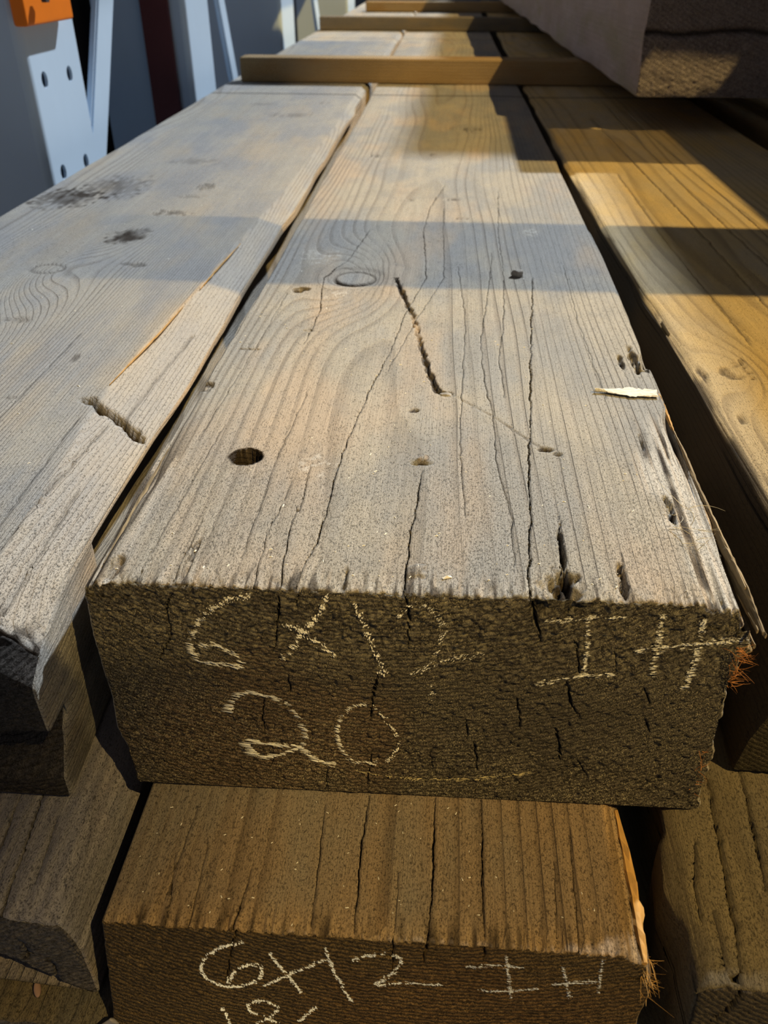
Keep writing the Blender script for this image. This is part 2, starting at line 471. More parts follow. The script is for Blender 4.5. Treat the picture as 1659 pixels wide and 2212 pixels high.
# ------------------------------------------------------------------ measured marks, in millimetres on each timber
CRK ={
'A':[(79.9,433),(76.9,386.3),(69.1,280.2),(64.7,204.9),(61.8,155.1),(59.7,130.2),(58.1,93.2),(56.5,50.7),(53.9,14.3),(53.7,-0.6)],
'B':[(-51.2,1.8),(-48,30.7),(-46.3,34.6),(-46.6,91.6),(-44.8,140.7),(-37.9,213.7),(-32,255.5),(-24.5,346.2),(-12.4,425.3),(-19.2,567.1),(-15.4,657.7),(0.4,766.8)],
'C':[(0.3,105.1),(-1.9,49.9),(-2.3,-1.7)],
'D':[(-57.6,-4.6),(-60.6,29.7),(-62.4,65.6)],
'E':[(-108,-5.5),(-107.2,18.6),(-106.6,49.4)],
'F':[(-73.6,570.9),(-86.7,464.1),(-100.6,417.9),(-96.6,371.8),(-92.4,340.5),(-94.3,275.2)],
'G':[(63.3,737.7),(55.6,549.2),(55,430.9),(51.1,323.1),(45.7,262),(48.1,196.9)],
'H':[(46.8,503.2),(43,429.9),(33.1,285.7),(35.3,219.7),(40,171),(41.1,115.9),(47.4,59.9),(47.8,22.3)],
'J':[(-0.1,659),(1.3,529.1),(2.9,426.5),(-16.2,327.1),(-30.2,232.5)],
'T1':[(70.9,65.9),(70.8,48),(70.5,33),(68.7,8.9)],
'T2':[(98.4,35.3),(97.2,21.2),(95.9,6.3)],
'S1':[(-61.6,107.4),(-60.1,59.4)],
'W':[(-37.9,420.7),(-25.8,366.9),(-18.5,336.7),(-13,299.4),(-6.1,257.7),(-0,224),(5.2,203.4),(12.7,200.7)],
'X':[(15.7,197.6),(40,171),(63.1,138.5),(70.5,131.1)],
}
CCRK ={
'A':[(53.1,0.9),(56.8,-10.2),(60.7,-22.7)],
'B':[(-48.2,3.7),(-51.1,-8.1)],
'C':[(-3,2.8),(-0.1,-7.5),(0.8,-27.7)],
'D':[(-58.6,-3.8),(-61.2,-20.6),(-63.8,-31.8)],
'E':[(-108.9,-5.5),(-112.4,-14.1),(-111.6,-24.9),(-120.7,-39.2)],
'F':[(-13.9,-41),(-17,-57.8),(-17.5,-67)],
'G':[(-70.4,-57.6),(-73.1,-67),(-72.8,-76.3)],
'H':[(-69.1,-84.2),(-69.9,-91.2),(-71.9,-96.9)],
'I':[(76.5,-20.6),(80.4,-38.8)],
'K':[(93.9,-24.8),(97.1,-35.4)],
'L':[(75.5,-42.4),(78.1,-53.5),(83.1,-58.8)],
'M':[(73.1,-66.5),(75.6,-76.9),(77.5,-85.1)],
'N':[(113.6,-58.9),(117.6,-66.7)],
'O':[(52.6,-50.7),(56,-67.7)],
'P':[(29.4,-63.9),(31.1,-75.5)],
'Q':[(34.1,-76.5),(37.1,-92)],
'R':[(85.3,-83.3),(92.4,-93.7)],
'S':[(13.2,-81.7),(14.7,-93.7)],
'T':[(110.5,-43.3),(115,-52)],
'U':[(-41.1,-97.3),(-41.8,-107.2)],
'V':[(-16.7,-84.3),(-18.8,-102.5)],
'W':[(13.1,-82),(14.6,-90.1)],
'X':[(-58,-43.9),(-57.8,-55.4)],
}
K612 =[ [(-72.2,-4.6),(-80.4,-5.7),(-88.3,-10.3),(-95.3,-15.5),(-100.2,-23),(-103,-29.9),(-101.6,-35.5),(-98.4,-38.4),(-92.3,-39.9),(-85.5,-40.7),(-79.3,-40.9)],
[(-98.5,-30.3),(-91.7,-29.2),(-86.2,-31.4),(-81.8,-34.2),(-79.2,-39)],
[(-37,-2.6),(-41.4,-12.3),(-48.1,-21),(-54.9,-30),(-58.9,-35.2)],
[(-57.8,-16.8),(-48.6,-20.5),(-41.6,-26.7),(-33.9,-33.6)],
[(-24.1,-5.4),(-21.4,-13.4),(-17.5,-22.8),(-14.1,-31.1),(-10.1,-38.9),(-13.4,-39.7)],
[(-4.8,-11.3),(0.4,-5.7),(6.7,-5.3),(12.3,-10.3),(16.2,-15.9),(14.5,-24.4),(12.6,-31.8),(8,-38.3),(0.4,-39.4)],
[(12.3,-35.6),(20.8,-31.9),(29.4,-30.5),(34.7,-29.8)],
[(11.6,-46.9),(12,-54.5)] ]
K20 =[ [(-88.7,-66.8),(-87.9,-62.8),(-81.8,-55.8),(-73.7,-54.6),(-64.7,-57.2),(-56.8,-63.2),(-51.8,-70.8),(-50.8,-77.4),(-53.8,-83.1),(-65.7,-88.8),(-75.2,-90.2),(-79.7,-86.4),(-80.7,-81.7),(-71.3,-81.6),(-62,-83),(-53.8,-83.7),(-46.9,-89.4),(-41.1,-92.4),(-35.8,-92.7)],
[(-19.3,-57.9),(-27.2,-60.5),(-32.3,-66.7),(-34,-74.8),(-31.7,-85.5),(-25.9,-90.5),(-17.8,-90.6),(-9.7,-89.3),(-4,-83.4),(-3.1,-76.5),(-7.8,-68.9),(-12.4,-62.7),(-15.9,-59)] ]
KI =[ [(59.7,-11.1),(70.8,-10.4),(82.7,-8.7),(96.3,-7.3)],
[(80.1,-10.9),(81.1,-19.3),(81.6,-27.8),(81.6,-36.5)],
[(61.1,-42.8),(72,-40.4),(81.3,-38.1),(95.4,-36.7)] ]
KH =[ [(112.1,-5.9),(112.4,-14.1),(112.5,-24.7),(112.4,-36.6)],
[(130.3,-5.8),(130.4,-15.1),(130.3,-25.7),(129.8,-34.3),(128.2,-42.1)],
[(103.2,-24.2),(116.8,-21.8),(134.8,-19),(150.7,-16.5)] ]
KY =[ [(-27,-96.2),(-3.7,-97.8),(10.3,-99.5),(28.7,-98),(44.7,-95.3),(61.5,-91.9)] ]
J612 =[ [(-65.2,-6.3),(-74.7,-10.4),(-82.5,-17.4),(-84.5,-23.8),(-81.4,-29.7),(-74,-32.6),(-64.5,-30.8),(-57.6,-24.5),(-59.3,-19.3),(-67.8,-21.9),(-72.9,-30)],
[(-54.4,-11.4),(-49.1,-19.9),(-40.1,-33.9)],
[(-56.9,-30.7),(-45.4,-23.2),(-30.5,-13)],
[(-29.5,-6.9),(-25,-20.9),(-17.6,-36.4)],
[(-17.7,-11.6),(-8.7,-8.2),(0.3,-7.3),(3.1,-11.8),(-1.2,-19.5),(-7.5,-25.2),(6.2,-23.6),(20.8,-23.2)] ]
JI =[ [(31,-11.9),(41.6,-10),(54.8,-9.3)],
[(47.4,-4.6),(49.8,-20),(50.9,-27.3)],
[(37.1,-24.4),(49.7,-22.9),(62,-21)] ]
JH =[ [(71.4,-7.9),(75.7,-24.4)],
[(87.4,-2.6),(87.9,-21.8)],
[(68,-17.9),(77.5,-15.7),(88,-15.2)] ]
J18 =[ [(-76.3,-45.7),(-74.1,-52),(-72.5,-58.5),(-70.9,-65)],
[(-51.7,-44.2),(-57.3,-41),(-64,-43),(-63.3,-48.1),(-55.7,-51.2),(-51,-54.6),(-52.2,-62.7),(-60.1,-63.7),(-61.8,-57.2),(-53.8,-49.6),(-50.7,-44.1)],
[(-33.6,-42.1),(-41.3,-50.8)] ]
CRK2={
'a':[(-17.4,-25.7),(-18.4,-56),(-17.6,-94.9)],
'b':[(15.1,-24.4),(15.5,-63.9),(14.8,-83.9),(14.3,-95.1)],
'c':[(37.7,-23.8),(38.3,-47),(37.5,-70.3),(38,-93.2)],
'd':[(-67.4,-68.5),(-68.6,-88.7),(-70.3,-97.3)],
'e':[(-38.5,-32.3),(-37,-64),(-36.3,-93.7)],
'f':[(70.9,-55.3),(68.6,-90.7)],
'g':[(-0.2,-65.2),(-0.2,-92.6)],
'h':[(-104.3,-62.9),(-99.6,-87.3)],
}
CRK2R={
'a':[(153.1,-1.4),(150.1,-40.9),(145,-91),(142.8,-103.3)],
'b':[(171.1,5.8),(167.3,-39.5),(165.1,-60.5)],
'c':[(139.3,-36.9),(134.4,-58.5),(132.9,-78)],
'd':[(138.5,-71.3),(138.4,-79.6),(138.7,-100.9)],
}

# ------------------------------------------------------------------ materials
M = {}
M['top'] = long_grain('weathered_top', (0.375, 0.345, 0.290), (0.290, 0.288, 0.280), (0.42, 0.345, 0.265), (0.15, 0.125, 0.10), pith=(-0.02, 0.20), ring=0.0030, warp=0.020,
                      knots=((-0.0741, 0.4201, 0.035, 0.022),), seed=1, line_amt=0.42, dark_lines=((1.497, 0.008, 0.75), (2.70, 0.010, 0.6)))
M['top_end'] = end_grain('weathered_end', (0.207, 0.179, 0.141), (0.304, 0.214, 0.138), (0.900, 0.800, 0.524), pith=(-0.01, 0.22), ring=0.0019, seed=1, ringc=0.75)
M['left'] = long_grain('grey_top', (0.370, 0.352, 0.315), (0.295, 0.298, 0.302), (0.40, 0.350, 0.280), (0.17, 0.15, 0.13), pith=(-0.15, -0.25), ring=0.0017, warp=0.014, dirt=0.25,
                       knots=((-0.03, 0.46, 0.05, 0.03),), seed=2, line_amt=0.55, dark_lines=((1.537, 0.008, 0.75), (2.74, 0.010, 0.6)))
M['left_end'] = end_grain('left_end', (0.110, 0.099, 0.092), (0.132, 0.110, 0.092), (0.264, 0.242, 0.220), pith=(0.0, 0.3), seed=2, fuzz=0.6, ringc=0.2, speck=0.5)
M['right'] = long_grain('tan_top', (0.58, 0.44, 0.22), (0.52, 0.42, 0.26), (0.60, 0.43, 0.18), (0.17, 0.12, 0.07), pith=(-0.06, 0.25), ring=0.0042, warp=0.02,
                        knots=((-0.118, 0.248, 0.02, 0.012),), seed=3, line_amt=0.5, dark_lines=((1.492, 0.008, 0.75),))
M['right_end'] = end_grain('right_end', (0.115, 0.095, 0.055), (0.13, 0.10, 0.06), (0.25, 0.20, 0.12), seed=3)
M['low'] = long_grain('brown_top', (0.228, 0.168, 0.108), (0.200, 0.172, 0.135), (0.262, 0.179, 0.099), (0.090, 0.063, 0.041), pith=(-0.02, 0.14), ring=0.0046, warp=0.013, seed=4, line_amt=0.60, dirt=0.10)
M['low_end'] = end_grain('brown_end', (0.181, 0.122, 0.056), (0.225, 0.131, 0.056), (0.500, 0.350, 0.163), pith=(0.03, 0.30), ring=0.0020, seed=4, fuzz=0.55, ringc=0.75, brown_at=(0.05, -0.05, 0.10), speck=0.7)
M['lowl'] = long_grain('dark_grey_top', (0.297, 0.270, 0.275), (0.242, 0.237, 0.264), (0.330, 0.281, 0.237), (0.044, 0.039, 0.037), pith=(0.0, -0.2), ring=0.004, seed=5, line_amt=0.5)
M['lowl_end'] = end_grain('dark_grey_end', (0.20, 0.185, 0.185), (0.16, 0.145, 0.145), (0.3, 0.28, 0.27), seed=5, fuzz=0.5, ringc=0.2, speck=0.4)
M['lowr'] = long_grain('olive_top', (0.161, 0.129, 0.076), (0.132, 0.115, 0.083), (0.190, 0.138, 0.075), (0.063, 0.048, 0.030), pith=(-0.10, 0.12), ring=0.006, warp=0.05, seed=6, line_amt=0.45, dirt=0.3)
M['lowr_end'] = end_grain('olive_end', (0.13, 0.105, 0.075), (0.12, 0.09, 0.06), (0.22, 0.18, 0.12), seed=6, fuzz=0.5, ringc=0.25, speck=0.4)
M['third'] = long_grain('third_top', (0.135, 0.110, 0.065), (0.09, 0.085, 0.075), (0.15, 0.115, 0.06), (0.05, 0.04, 0.03), seed=7, dirt=0.6)
M['bundle'] = long_grain('purple_grey_side', (0.50, 0.42, 0.40), (0.58, 0.50, 0.50), (0.46, 0.41, 0.32), (0.30, 0.24, 0.23), pith=(0.5, 0.5), ring=0.006, seed=8, line_amt=0.2, dirt=0.3)
M['bundle_end'] = end_grain('purple_grey_end', (0.66, 0.57, 0.56), (0.52, 0.43, 0.38), (0.85, 0.78, 0.68), pith=(0.2, 0.4), ring=0.006, seed=8, fuzz=1.2, ringc=0.15, speck=0.8)
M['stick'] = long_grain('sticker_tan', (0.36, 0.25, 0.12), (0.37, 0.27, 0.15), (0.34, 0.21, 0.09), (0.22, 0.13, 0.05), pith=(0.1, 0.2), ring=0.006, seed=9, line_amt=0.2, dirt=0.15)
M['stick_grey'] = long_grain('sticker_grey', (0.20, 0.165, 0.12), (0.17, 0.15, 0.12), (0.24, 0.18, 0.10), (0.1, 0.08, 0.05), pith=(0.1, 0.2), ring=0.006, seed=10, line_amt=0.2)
M['chalk'] = plain('chalk', (0.90, 0.89, 0.82), 0.95, var=0.08)
M['chalk_low'] = plain('white_chalk', (0.80, 0.86, 0.98), 0.95, var=0.08)
M['chalk_old'] = plain('faded_chalk', (0.60, 0.52, 0.30), 0.95, var=0.1)
M['chip'] = plain('pale_chip', (0.86, 0.82, 0.70), 0.8, var=0.35, scale=(200, 900, 300), bump=0.0006)
M['fresh'] = plain('fresh_splinter', (0.58, 0.33, 0.10), 0.7, var=0.35, scale=(300, 20, 300), bump=0.0005)
M['weath_sliver'] = plain('sliver_wood', (0.34, 0.26, 0.15), 0.8, var=0.5, scale=(400, 14, 400), bump=0.0008)
M['fibre'] = plain('orange_fibre', (0.50, 0.20, 0.05), 0.7, var=0.3)
M['clod'] = plain('grey_clod', (0.42, 0.39, 0.35), 0.9, var=0.4, scale=(300, 300, 300), bump=0.001)
M['pellet'] = plain('pink_pellet', (0.33, 0.21, 0.17), 0.8, var=0.2)
M['galv'] = plain('galvanised_steel', (0.60, 0.75, 0.92), 0.5, 0.0, var=0.07, scale=(6, 6, 2), spec=0.4)
M['galv_dark'] = plain('slate_steel', (0.56, 0.70, 0.88), 0.55, 0.0, var=0.08, scale=(4, 4, 2))
M['orange'] = plain('orange_paint', (0.90, 0.21, 0.008), 0.45, var=0.05)
M['maroon'] = plain('maroon_paint', (0.15, 0.045, 0.048), 0.6, var=0.2, scale=(10, 10, 6))
M['black'] = plain('dark_sheet', (0.020, 0.017, 0.021), 0.8, var=0.2, scale=(2, 2, 2))
M['slate'] = plain('slate_floor', (0.22, 0.28, 0.38), 0.8, var=0.25, scale=(3, 3, 3))
M['blocker'] = plain('blocker_sheet', (0.22, 0.22, 0.22), 0.8)
M['bolt'] = plain('dark_bolt', (0.06, 0.05, 0.05), 0.5)
M['strap'] = plain('grey_strap', (0.22, 0.21, 0.22), 0.5, var=0.1)

# ------------------------------------------------------------------ the setting
def struct(name, bm, mat):
    return tag(mesh_bm(name, bm, mat), kind='structure')
bm = bmesh.new(); bm_box(bm, -4.0, 3.0, -3.0, 9.0, -0.75, -0.70); struct('floor', bm, M['slate'])
bm = bmesh.new(); bm_box(bm, -4.0, 3.0, 9.0, 9.1, -0.70, 2.2); struct('wall_back', bm, M['slate'])
bm = bmesh.new(); bm_box(bm, -0.80, -0.75, 1.06, 2.12, -0.70, 1.5); struct('shade_sheet_left', bm, M['black'])  # near-black sheet standing in for the shadowy background
bm = bmesh.new(); bm_box(bm, 1.05, 1.10, 0.3, 9.0, -0.70, 0.85); struct('ambient_blocker', bm, M['black'])  # unseen panel added to block ambient light from the right
# unseen overhead panels added to shape the two suns into patches and bands
RZ = 2.2
bm = bmesh.new()
def block_panel(x0, x1, y0, y1, th=0.012): bm_box(bm, x0, x1, y0, y1, RZ, RZ + th)
XR = 1.665; XM = 1.42; XF = 1.16; XE = 2.9
block_panel(XR, XE, -3.0, 0.170)                     # right of the near opening
block_panel(XM, 1.48, -0.075, 0.193)                 # narrower further in
for i in range(27):                           # thin slats added to dim the lit strip
    block_panel(1.48, XR, -0.075 + i * 0.0091, -0.075 + i * 0.0091 + 0.0068, 0.001)
block_panel(1.48, 1.548, 0.170, 0.193); block_panel(1.69, XE, 0.170, 0.193)
block_panel(XM, XE, 0.193, 2.93)
block_panel(XF, XE, 2.93, 12.6)                       # and narrower again over the far end
block_panel(0.20, XR, -0.59, -0.39)                  # bar across the opening, added for the dark band
block_panel(0.20, 0.93, -3.0, -0.59)                 # left side of the near opening, ending in slats that thin out
block_panel(0.20, 0.93, -0.39, 1.62)
def slats(xa, xb, y0, y1, n):
    for i in range(n):
        w = (xb - xa) / n; block_panel(xa + i * w, xa + i * w + w * (1 - (i + 0.5) / n), y0, y1, 0.001)
slats(0.93, 1.19, -0.80, -0.59, 26)
slats(0.93, 1.23, -0.90, -0.80, 30)
slats(0.93, 1.29, -1.02, -0.90, 34)
block_panel(0.93, 1.14, -3.0, -1.02)
slats(1.14, 1.33, -3.0, -1.02, 24)
slats(0.93, 1.21, -0.39, 1.62, 28)
block_panel(0.20, 0.74, 1.62, 2.55)
block_panel(0.0, 0.57, 2.55, 6.9)
block_panel(-1.0, 1.10, 6.9, 12.6)
struct('light_blocker', bm, M['blocker'])

# ------------------------------------------------------------------ top timber in the middle
def seg_dist(px, py, pts):
    P = np.array(pts, float) / 1000; d = np.full(px.shape, 9.0)
    for i in range(len(P) - 1):
        a, b = P[i], P[i + 1]; ab = b - a; L2 = (ab ** 2).sum() + 1e-12
        t = np.clip(((px - a[0]) * ab[0] + (py - a[1]) * ab[1]) / L2, 0, 1)
        d = np.minimum(d, np.hypot(px - a[0] - t * ab[0], py - a[1] - t * ab[1]))
    return d
def blob(x, y, cx, cy, rx, ry, n=0.5, seed=0, rot=0.0):
    c, s = math.cos(rot), math.sin(rot)
    u = ((x - cx) * c + (y - cy) * s) / rx; v = (-(x - cx) * s + (y - cy) * c) / ry
    d = np.hypot(u, v) + n * (noise(x * 260, y * 160, 0.4, seed) - 0.5) * 2
    return sstep(1.0, 0.45, d)
def centre_shape(X, Y, Z, X0, Y0, Z0):
    # bow of the long stick
    X = X + np.interp(Y0, [0, 0.45, 1.47, 2.5, 4, 5], [0, 0.003, -0.0055, -0.018, -0.036, -0.043])
    X = X - np.where(X0 > 0, np.interp(Y0, [0, 1, 1.47, 2.5, 6], [0, 0.001, 0.005, 0.012, 0.016]) * np.abs(X0) / 0.15, 0)
    # torn right arris near the end
    br = np.interp(Y0, [0, 0.02, 0.10, 0.17, 0.19, 0.24, 0.256, 0.275, 0.5, 1.0], [0.026, 0.024, 0.018, 0.010, 0.003, 0.004, 0.013, 0.003, 0.004, 0.002])
    br = br * (0.6 + 0.8 * noise(Y0 * 55, 0.2, 0.1, 3)) + 0.001
    s = np.clip((X0 - (0.15 - br)) / br, 0, 1)
    strands = 0.55 * sstep(0.42, 0.58, noise(X0 * 430, Y0 * 13, 0.0, 5)) + 0.45 * noise(X0 * 900, Y0 * 20, 0.0, 6)
    top = np.where(Z0 > -0.012, 1, 0)
    dep = np.interp(Y0, [0, 0.16, 0.20, 0.25, 0.262, 0.29, 1], [0.010, 0.008, 0.003, 0.002, 0.009, 0.002, 0.0015])
    Z = Z - top * sstep(0, 1, s) * dep * (0.25 + 1.1 * strands)
    # lower strip of the right face stands proud
    prow = np.clip(1 - np.abs(Z0 + 0.020) / 0.014, 0, 1) * sstep(0.19, 0.15, Y0) * np.where(X0 > 0.149, 1, 0)
    X = X + prow * (0.004 + 0.004 * noise(Y0 * 20, Z0 * 400, 0, 8))
    X = X + np.where(X0 > 0.149, 1, 0) * (noise(Y0 * 18, Z0 * 300, 1, 9) - 0.6) * 0.004 * np.exp(-Y0 / 0.5)
    # torn left arris
    bl = np.interp(Y0, [0, 0.05, 0.13, 0.2, 0.5], [0.018, 0.010, 0.008, 0.003, 0.002]) * (0.5 + noise(Y0 * 48, 0.7, 0.1, 13))
    sl = np.clip((-X0 - (0.15 - bl)) / np.maximum(bl, 1e-4), 0, 1)
    Z = Z - np.where(Z0 > -0.008, 1, 0) * sl * (0.006 * strands + 0.0008) * np.exp(-Y0 / 0.35)
    X = X + np.where(X0 < -0.149, 1, 0) * (noise(Y0 * 26, Z0 * 60, 1, 19) - 0.5) * 0.004 * np.exp(-Y0 / 0.6)
    return X, Y, Z
def centre_marks(x, y, z):
    top = np.where(z > -0.0005, 1.0, 0.0); dz = np.zeros_like(x); R = np.zeros_like(x); G = np.zeros_like(x); B = np.zeros_like(x)
    # drilled bolt hole, its shaded inside and rim painted dark
    d = np.hypot(x + 0.0994, y - 0.113) + (noise(x * 900, y * 300, 0, 2) - 0.5) * 0.0012
    h = sstep(0.0088, 0.0080, d); dz -= 0.070 * h; R += 1.0 * sstep(0.0104, 0.0092, d)
    # loose round knot
    kd = np.hypot(x + 0.0741, y - 0.4201)
    side = 0.35 + 0.65 * sstep(0.3, -0.9, (y - 0.4201) / 0.017)
    ring = np.exp(-((kd - 0.0172) / (0.0009 + 0.0012 * side)) ** 2) * side
    dz -= ring * 0.0035; R += ring * 0.9; B += 0.10 * sstep(0.016, 0.013, kd)
    dz += 0.0012 * sstep(0.022, 0.030, kd) * sstep(0.055, 0.035, kd)
    # bark pocket with crumbly filling
    q = seg_dist(x, y, CRK['W']) + (noise(x * 420, y * 260, 0, 4) - 0.5) * 0.0024
    g = sstep(0.0026, 0.0008, q); fresh = np.exp(-((y - 0.318) / 0.030) ** 2)
    dz += g * (-0.0035 + 0.004 * fresh * noise(x * 700, y * 300, 0, 6)); R += g * (0.95 - 0.75 * fresh); G += g * fresh * 0.45
    # diagonal scratch
    q = seg_dist(x, y, CRK['X']); sc = sstep(0.0013, 0.0004, q); dz -= sc * 0.0006; R += sc * 0.35 * sstep(0.19, 0.14, y) + sc * 0.1
    for cx, cy, rx, ry, dd, dark, fr in ((-0.0013, 0.1134, 0.0065, 0.0030, -0.003, 0.9, 0.0), (0.0005, 0.119, 0.004, 0.006, 0.0006, 0.2, 0.4), (-0.1165, 0.387, 0.009, 0.006, -0.004, 0.95, 0.0),
            (-0.0084, 0.1762, 0.0045, 0.003, -0.002, 0.8, 0), (0.0690, 0.132, 0.0055, 0.0028, -0.002, 0.9, 0.0), (0.0760, 0.1275, 0.0035, 0.002, -0.002, 0.8, 0.0), (0.0031, 0.0153, 0.006, 0.007, 0.0015, 0.3, 0.55),
            (0.0671, 0.0090, 0.010, 0.012, -0.006, 0.8, 0.3), (0.0705, 0.030, 0.0016, 0.024, -0.006, 0.7, 0.3), (0.096, 0.014, 0.0022, 0.016, -0.004, 0.7, 0.4),
            (-0.104, 0.020, 0.0018, 0.020, -0.003, 0.6, 0.2), (-0.138, 0.008, 0.004, 0.012, -0.003, 0.3, 0.4), (-0.030, 0.010, 0.002, 0.010, -0.003, 0.5, 0.4),
            (0.1285, 0.072, 0.0022, 0.018, -0.004, 0.9, 0.0), (0.1255, 0.145, 0.0012, 0.014, -0.003, 0.85, 0.0), (0.1395, 0.262, 0.0040, 0.024, -0.006, 0.9, 0.1), (0.1300, 0.258, 0.0026, 0.016, -0.004, 0.85, 0.0), (0.1445, 0.250, 0.005, 0.008, -0.006, 0.9, 0.0),
            (-0.131, 0.262, 0.010, 0.002, -0.001, 0.5, 0.1), (-0.095, 0.30, 0.006, 0.0025, -0.001, 0.6, 0.0), (-0.146, 0.20, 0.006, 0.008, -0.002, 0.7, 0.1),
            (0.02, 0.62, 0.010, 0.004, -0.001, 0.5, 0.0), (-0.04, 0.69, 0.014, 0.004, -0.001, 0.5, 0.0), (0.01, 0.70, 0.012, 0.004, -0.001, 0.55, 0.0),
            (-0.10, 0.93, 0.012, 0.006, -0.001, 0.5, 0.0), (-0.02, 0.94, 0.010, 0.005, -0.001, 0.45, 0.0), (0.03, 1.14, 0.05, 0.012, -0.002, 0.5, 0.0)):
        b = blob(x, y, cx, cy, rx, ry, 0.45, 7); dz += dd * b * (0.5 + noise(x * 800, y * 300, 0, 8)); R += dark * b * sstep(0.30, 0.62, noise(x * 420, y * 170, 3, 9)) * 1.2; G += 0.6 * fr * b * sstep(0.45, 0.8, noise(x * 500, y * 60, 5, 10))
    # pale cobweb dust
    for cx, cy, rx in ((-0.0826, 0.3819, 0.012), (-0.059, 0.108, 0.011), (0.09, 0.57, 0.012), (-0.11, 0.48, 0.02)):
        b = blob(x, y, cx, cy, rx, rx * 1.2, 0.8, 11); B += 0.42 * b * sstep(0.42, 0.7, noise(x * 420, y * 420, 1, 12))
    # bare fibre where the arris has been torn away
    w = sstep(0.118, 0.132, x + 0.016 * (noise(y * 60, 0, 0, 14) - 0.5)) * sstep(0.19, 0.14, y); G += 0.35 * w * sstep(0.4, 0.8, noise(x * 600, y * 12, 0, 15)); R += 0.95 * w * sstep(0.46, 0.54, noise(x * 430, y * 13, 0.0, 5)) * sstep(0.25, 0.5, noise(y * 40, x * 200, 0, 16)); B += 0.55 * w * sstep(0.44, 0.36, noise(x * 430, y * 13, 0.0, 5))
    w = sstep(-0.130, -0.142, x) * sstep(0.19, 0.06, y); G += 0.25 * w * noise(x * 600, y * 20, 0, 17); R += 0.85 * w * sstep(0.50, 0.62, noise(x * 430, y * 16, 0, 18)); B += 0.4 * w * sstep(0.45, 0.35, noise(x * 430, y * 16, 0, 18))
    w = sstep(0.020, 0.002, y + 0.016 * (noise(x * 90, 0, 0, 24) - 0.5)); G += 0.16 * w * sstep(0.5, 0.8, noise(x * 520, y * 30, 0, 20)); R += 0.80 * w * sstep(0.60, 0.72, noise(x * 560, y * 42, 1, 21)); B += 0.25 * w * sstep(0.55, 0.75, noise(x * 500, y * 30, 4, 25))
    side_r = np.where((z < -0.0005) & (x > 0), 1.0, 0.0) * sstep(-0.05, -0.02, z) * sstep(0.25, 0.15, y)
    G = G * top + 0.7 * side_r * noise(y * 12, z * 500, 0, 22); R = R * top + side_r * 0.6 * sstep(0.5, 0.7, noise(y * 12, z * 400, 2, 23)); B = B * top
    return dz * top, np.stack([R, G, B], -1)
def centre_end(x, z):
    dy = np.zeros_like(x); R = np.zeros_like(x); G = np.zeros_like(x)
    # saw marks and broken knots at the upper edge
    b = blob(x, z, 0.067, -0.004, 0.016, 0.006, 0.5, 31); dy += 0.004 * b * noise(x * 500, z * 500, 0, 32); R += b * 0.6
    G += 0.25 * sstep(0.62, 0.78, noise(x * 700, z * 900, 0, 33)) * sstep(-0.06, -0.02, z)
    return dy, np.stack([R, G, np.zeros_like(x)], -1)
C = CRK; E_ = CCRK
TC = timber('timber', 0.30, 0.11, 5.0, 420, 150, 0.0011, 0.50, M['top'], M['top_end'], r=0.0028, tilt=0.2255, skew=0.02, taper=(0.0158, -0.0062), seed=1,
    shape=centre_shape, marks=centre_marks, endmarks=centre_end, rag=0.0014, rough_end=0.0009,
    cracks=[(C['A'], 0.0012, 0.014), (C['B'], 0.0008, 0.009), (C['C'], 0.0009, 0.009), (C['D'], 0.0007, 0.006), (C['E'], 0.0007, 0.006), (C['F'], 0.0010, 0.006), (C['G'], 0.0005, 0.004),
            (C['H'], 0.0005, 0.004), (C['J'], 0.0005, 0.004), (C['T1'], 0.0022, 0.008), (C['T2'], 0.0018, 0.006), (C['S1'], 0.0008, 0.002),
            ([(-70, 0), (-72, 40), (-69, 90)], 0.0005, 0.004), ([(-124, 0), (-123, 60), (-121, 150)], 0.0005, 0.004), ([(-80, 20), (-82, 110), (-79, 200)], 0.0004, 0.003), ([(112, 200), (108, 330), (110, 470)], 0.0004, 0.003),
            ([(24, 60), (20, 150), (22, 330), (15, 460)], 0.0004, 0.003), ([(-132, 130), (-128, 260), (-126, 380)], 0.0004, 0.003)],
    end_cracks=[(E_[k], w, 0.006) for k, w in (('A', 0.0013), ('B', 0.0009), ('C', 0.0009), ('D', 0.0009), ('E', 0.0008), ('F', 0.0011), ('G', 0.0008), ('H', 0.0006), ('I', 0.0009), ('K', 0.0006), ('L', 0.0009),
                ('M', 0.0010), ('N', 0.0008), ('O', 0.0007), ('P', 0.0006), ('Q', 0.0008), ('R', 0.0006), ('S', 0.0006), ('T', 0.0005), ('U', 0.0006), ('V', 0.0007), ('W', 0.0007), ('X', 0.0006))])
tag(TC['root'], 'weathered timber in the middle of the top row, dark end chalked 6X12 and 20', 'timber', 'stacked timbers')
chalk(TC, K612[:5] + [(0.38, k) for k in K612[5:]], M['chalk'], 'pale chalk figures 6X12 on the dark end', 2.2, 8, 0.53, 1)
chalk(TC, K20, M['chalk'], 'pale chalk figures 20 below the 6X12', 1.5, 9, 0.51, 2)
chalk(TC, KI, M['chalk'], 'pale chalk letter I on the dark end', 1.5, 8, 0.52, 3)
chalk(TC, KH, M['chalk'], 'pale chalk H mark at the right of the dark end', 2.2, 9, 0.51, 4)
chalk(TC, KY, M['chalk_old'], 'faint yellow chalk line along the lower end', 1.2, 4, 0.5, 5)

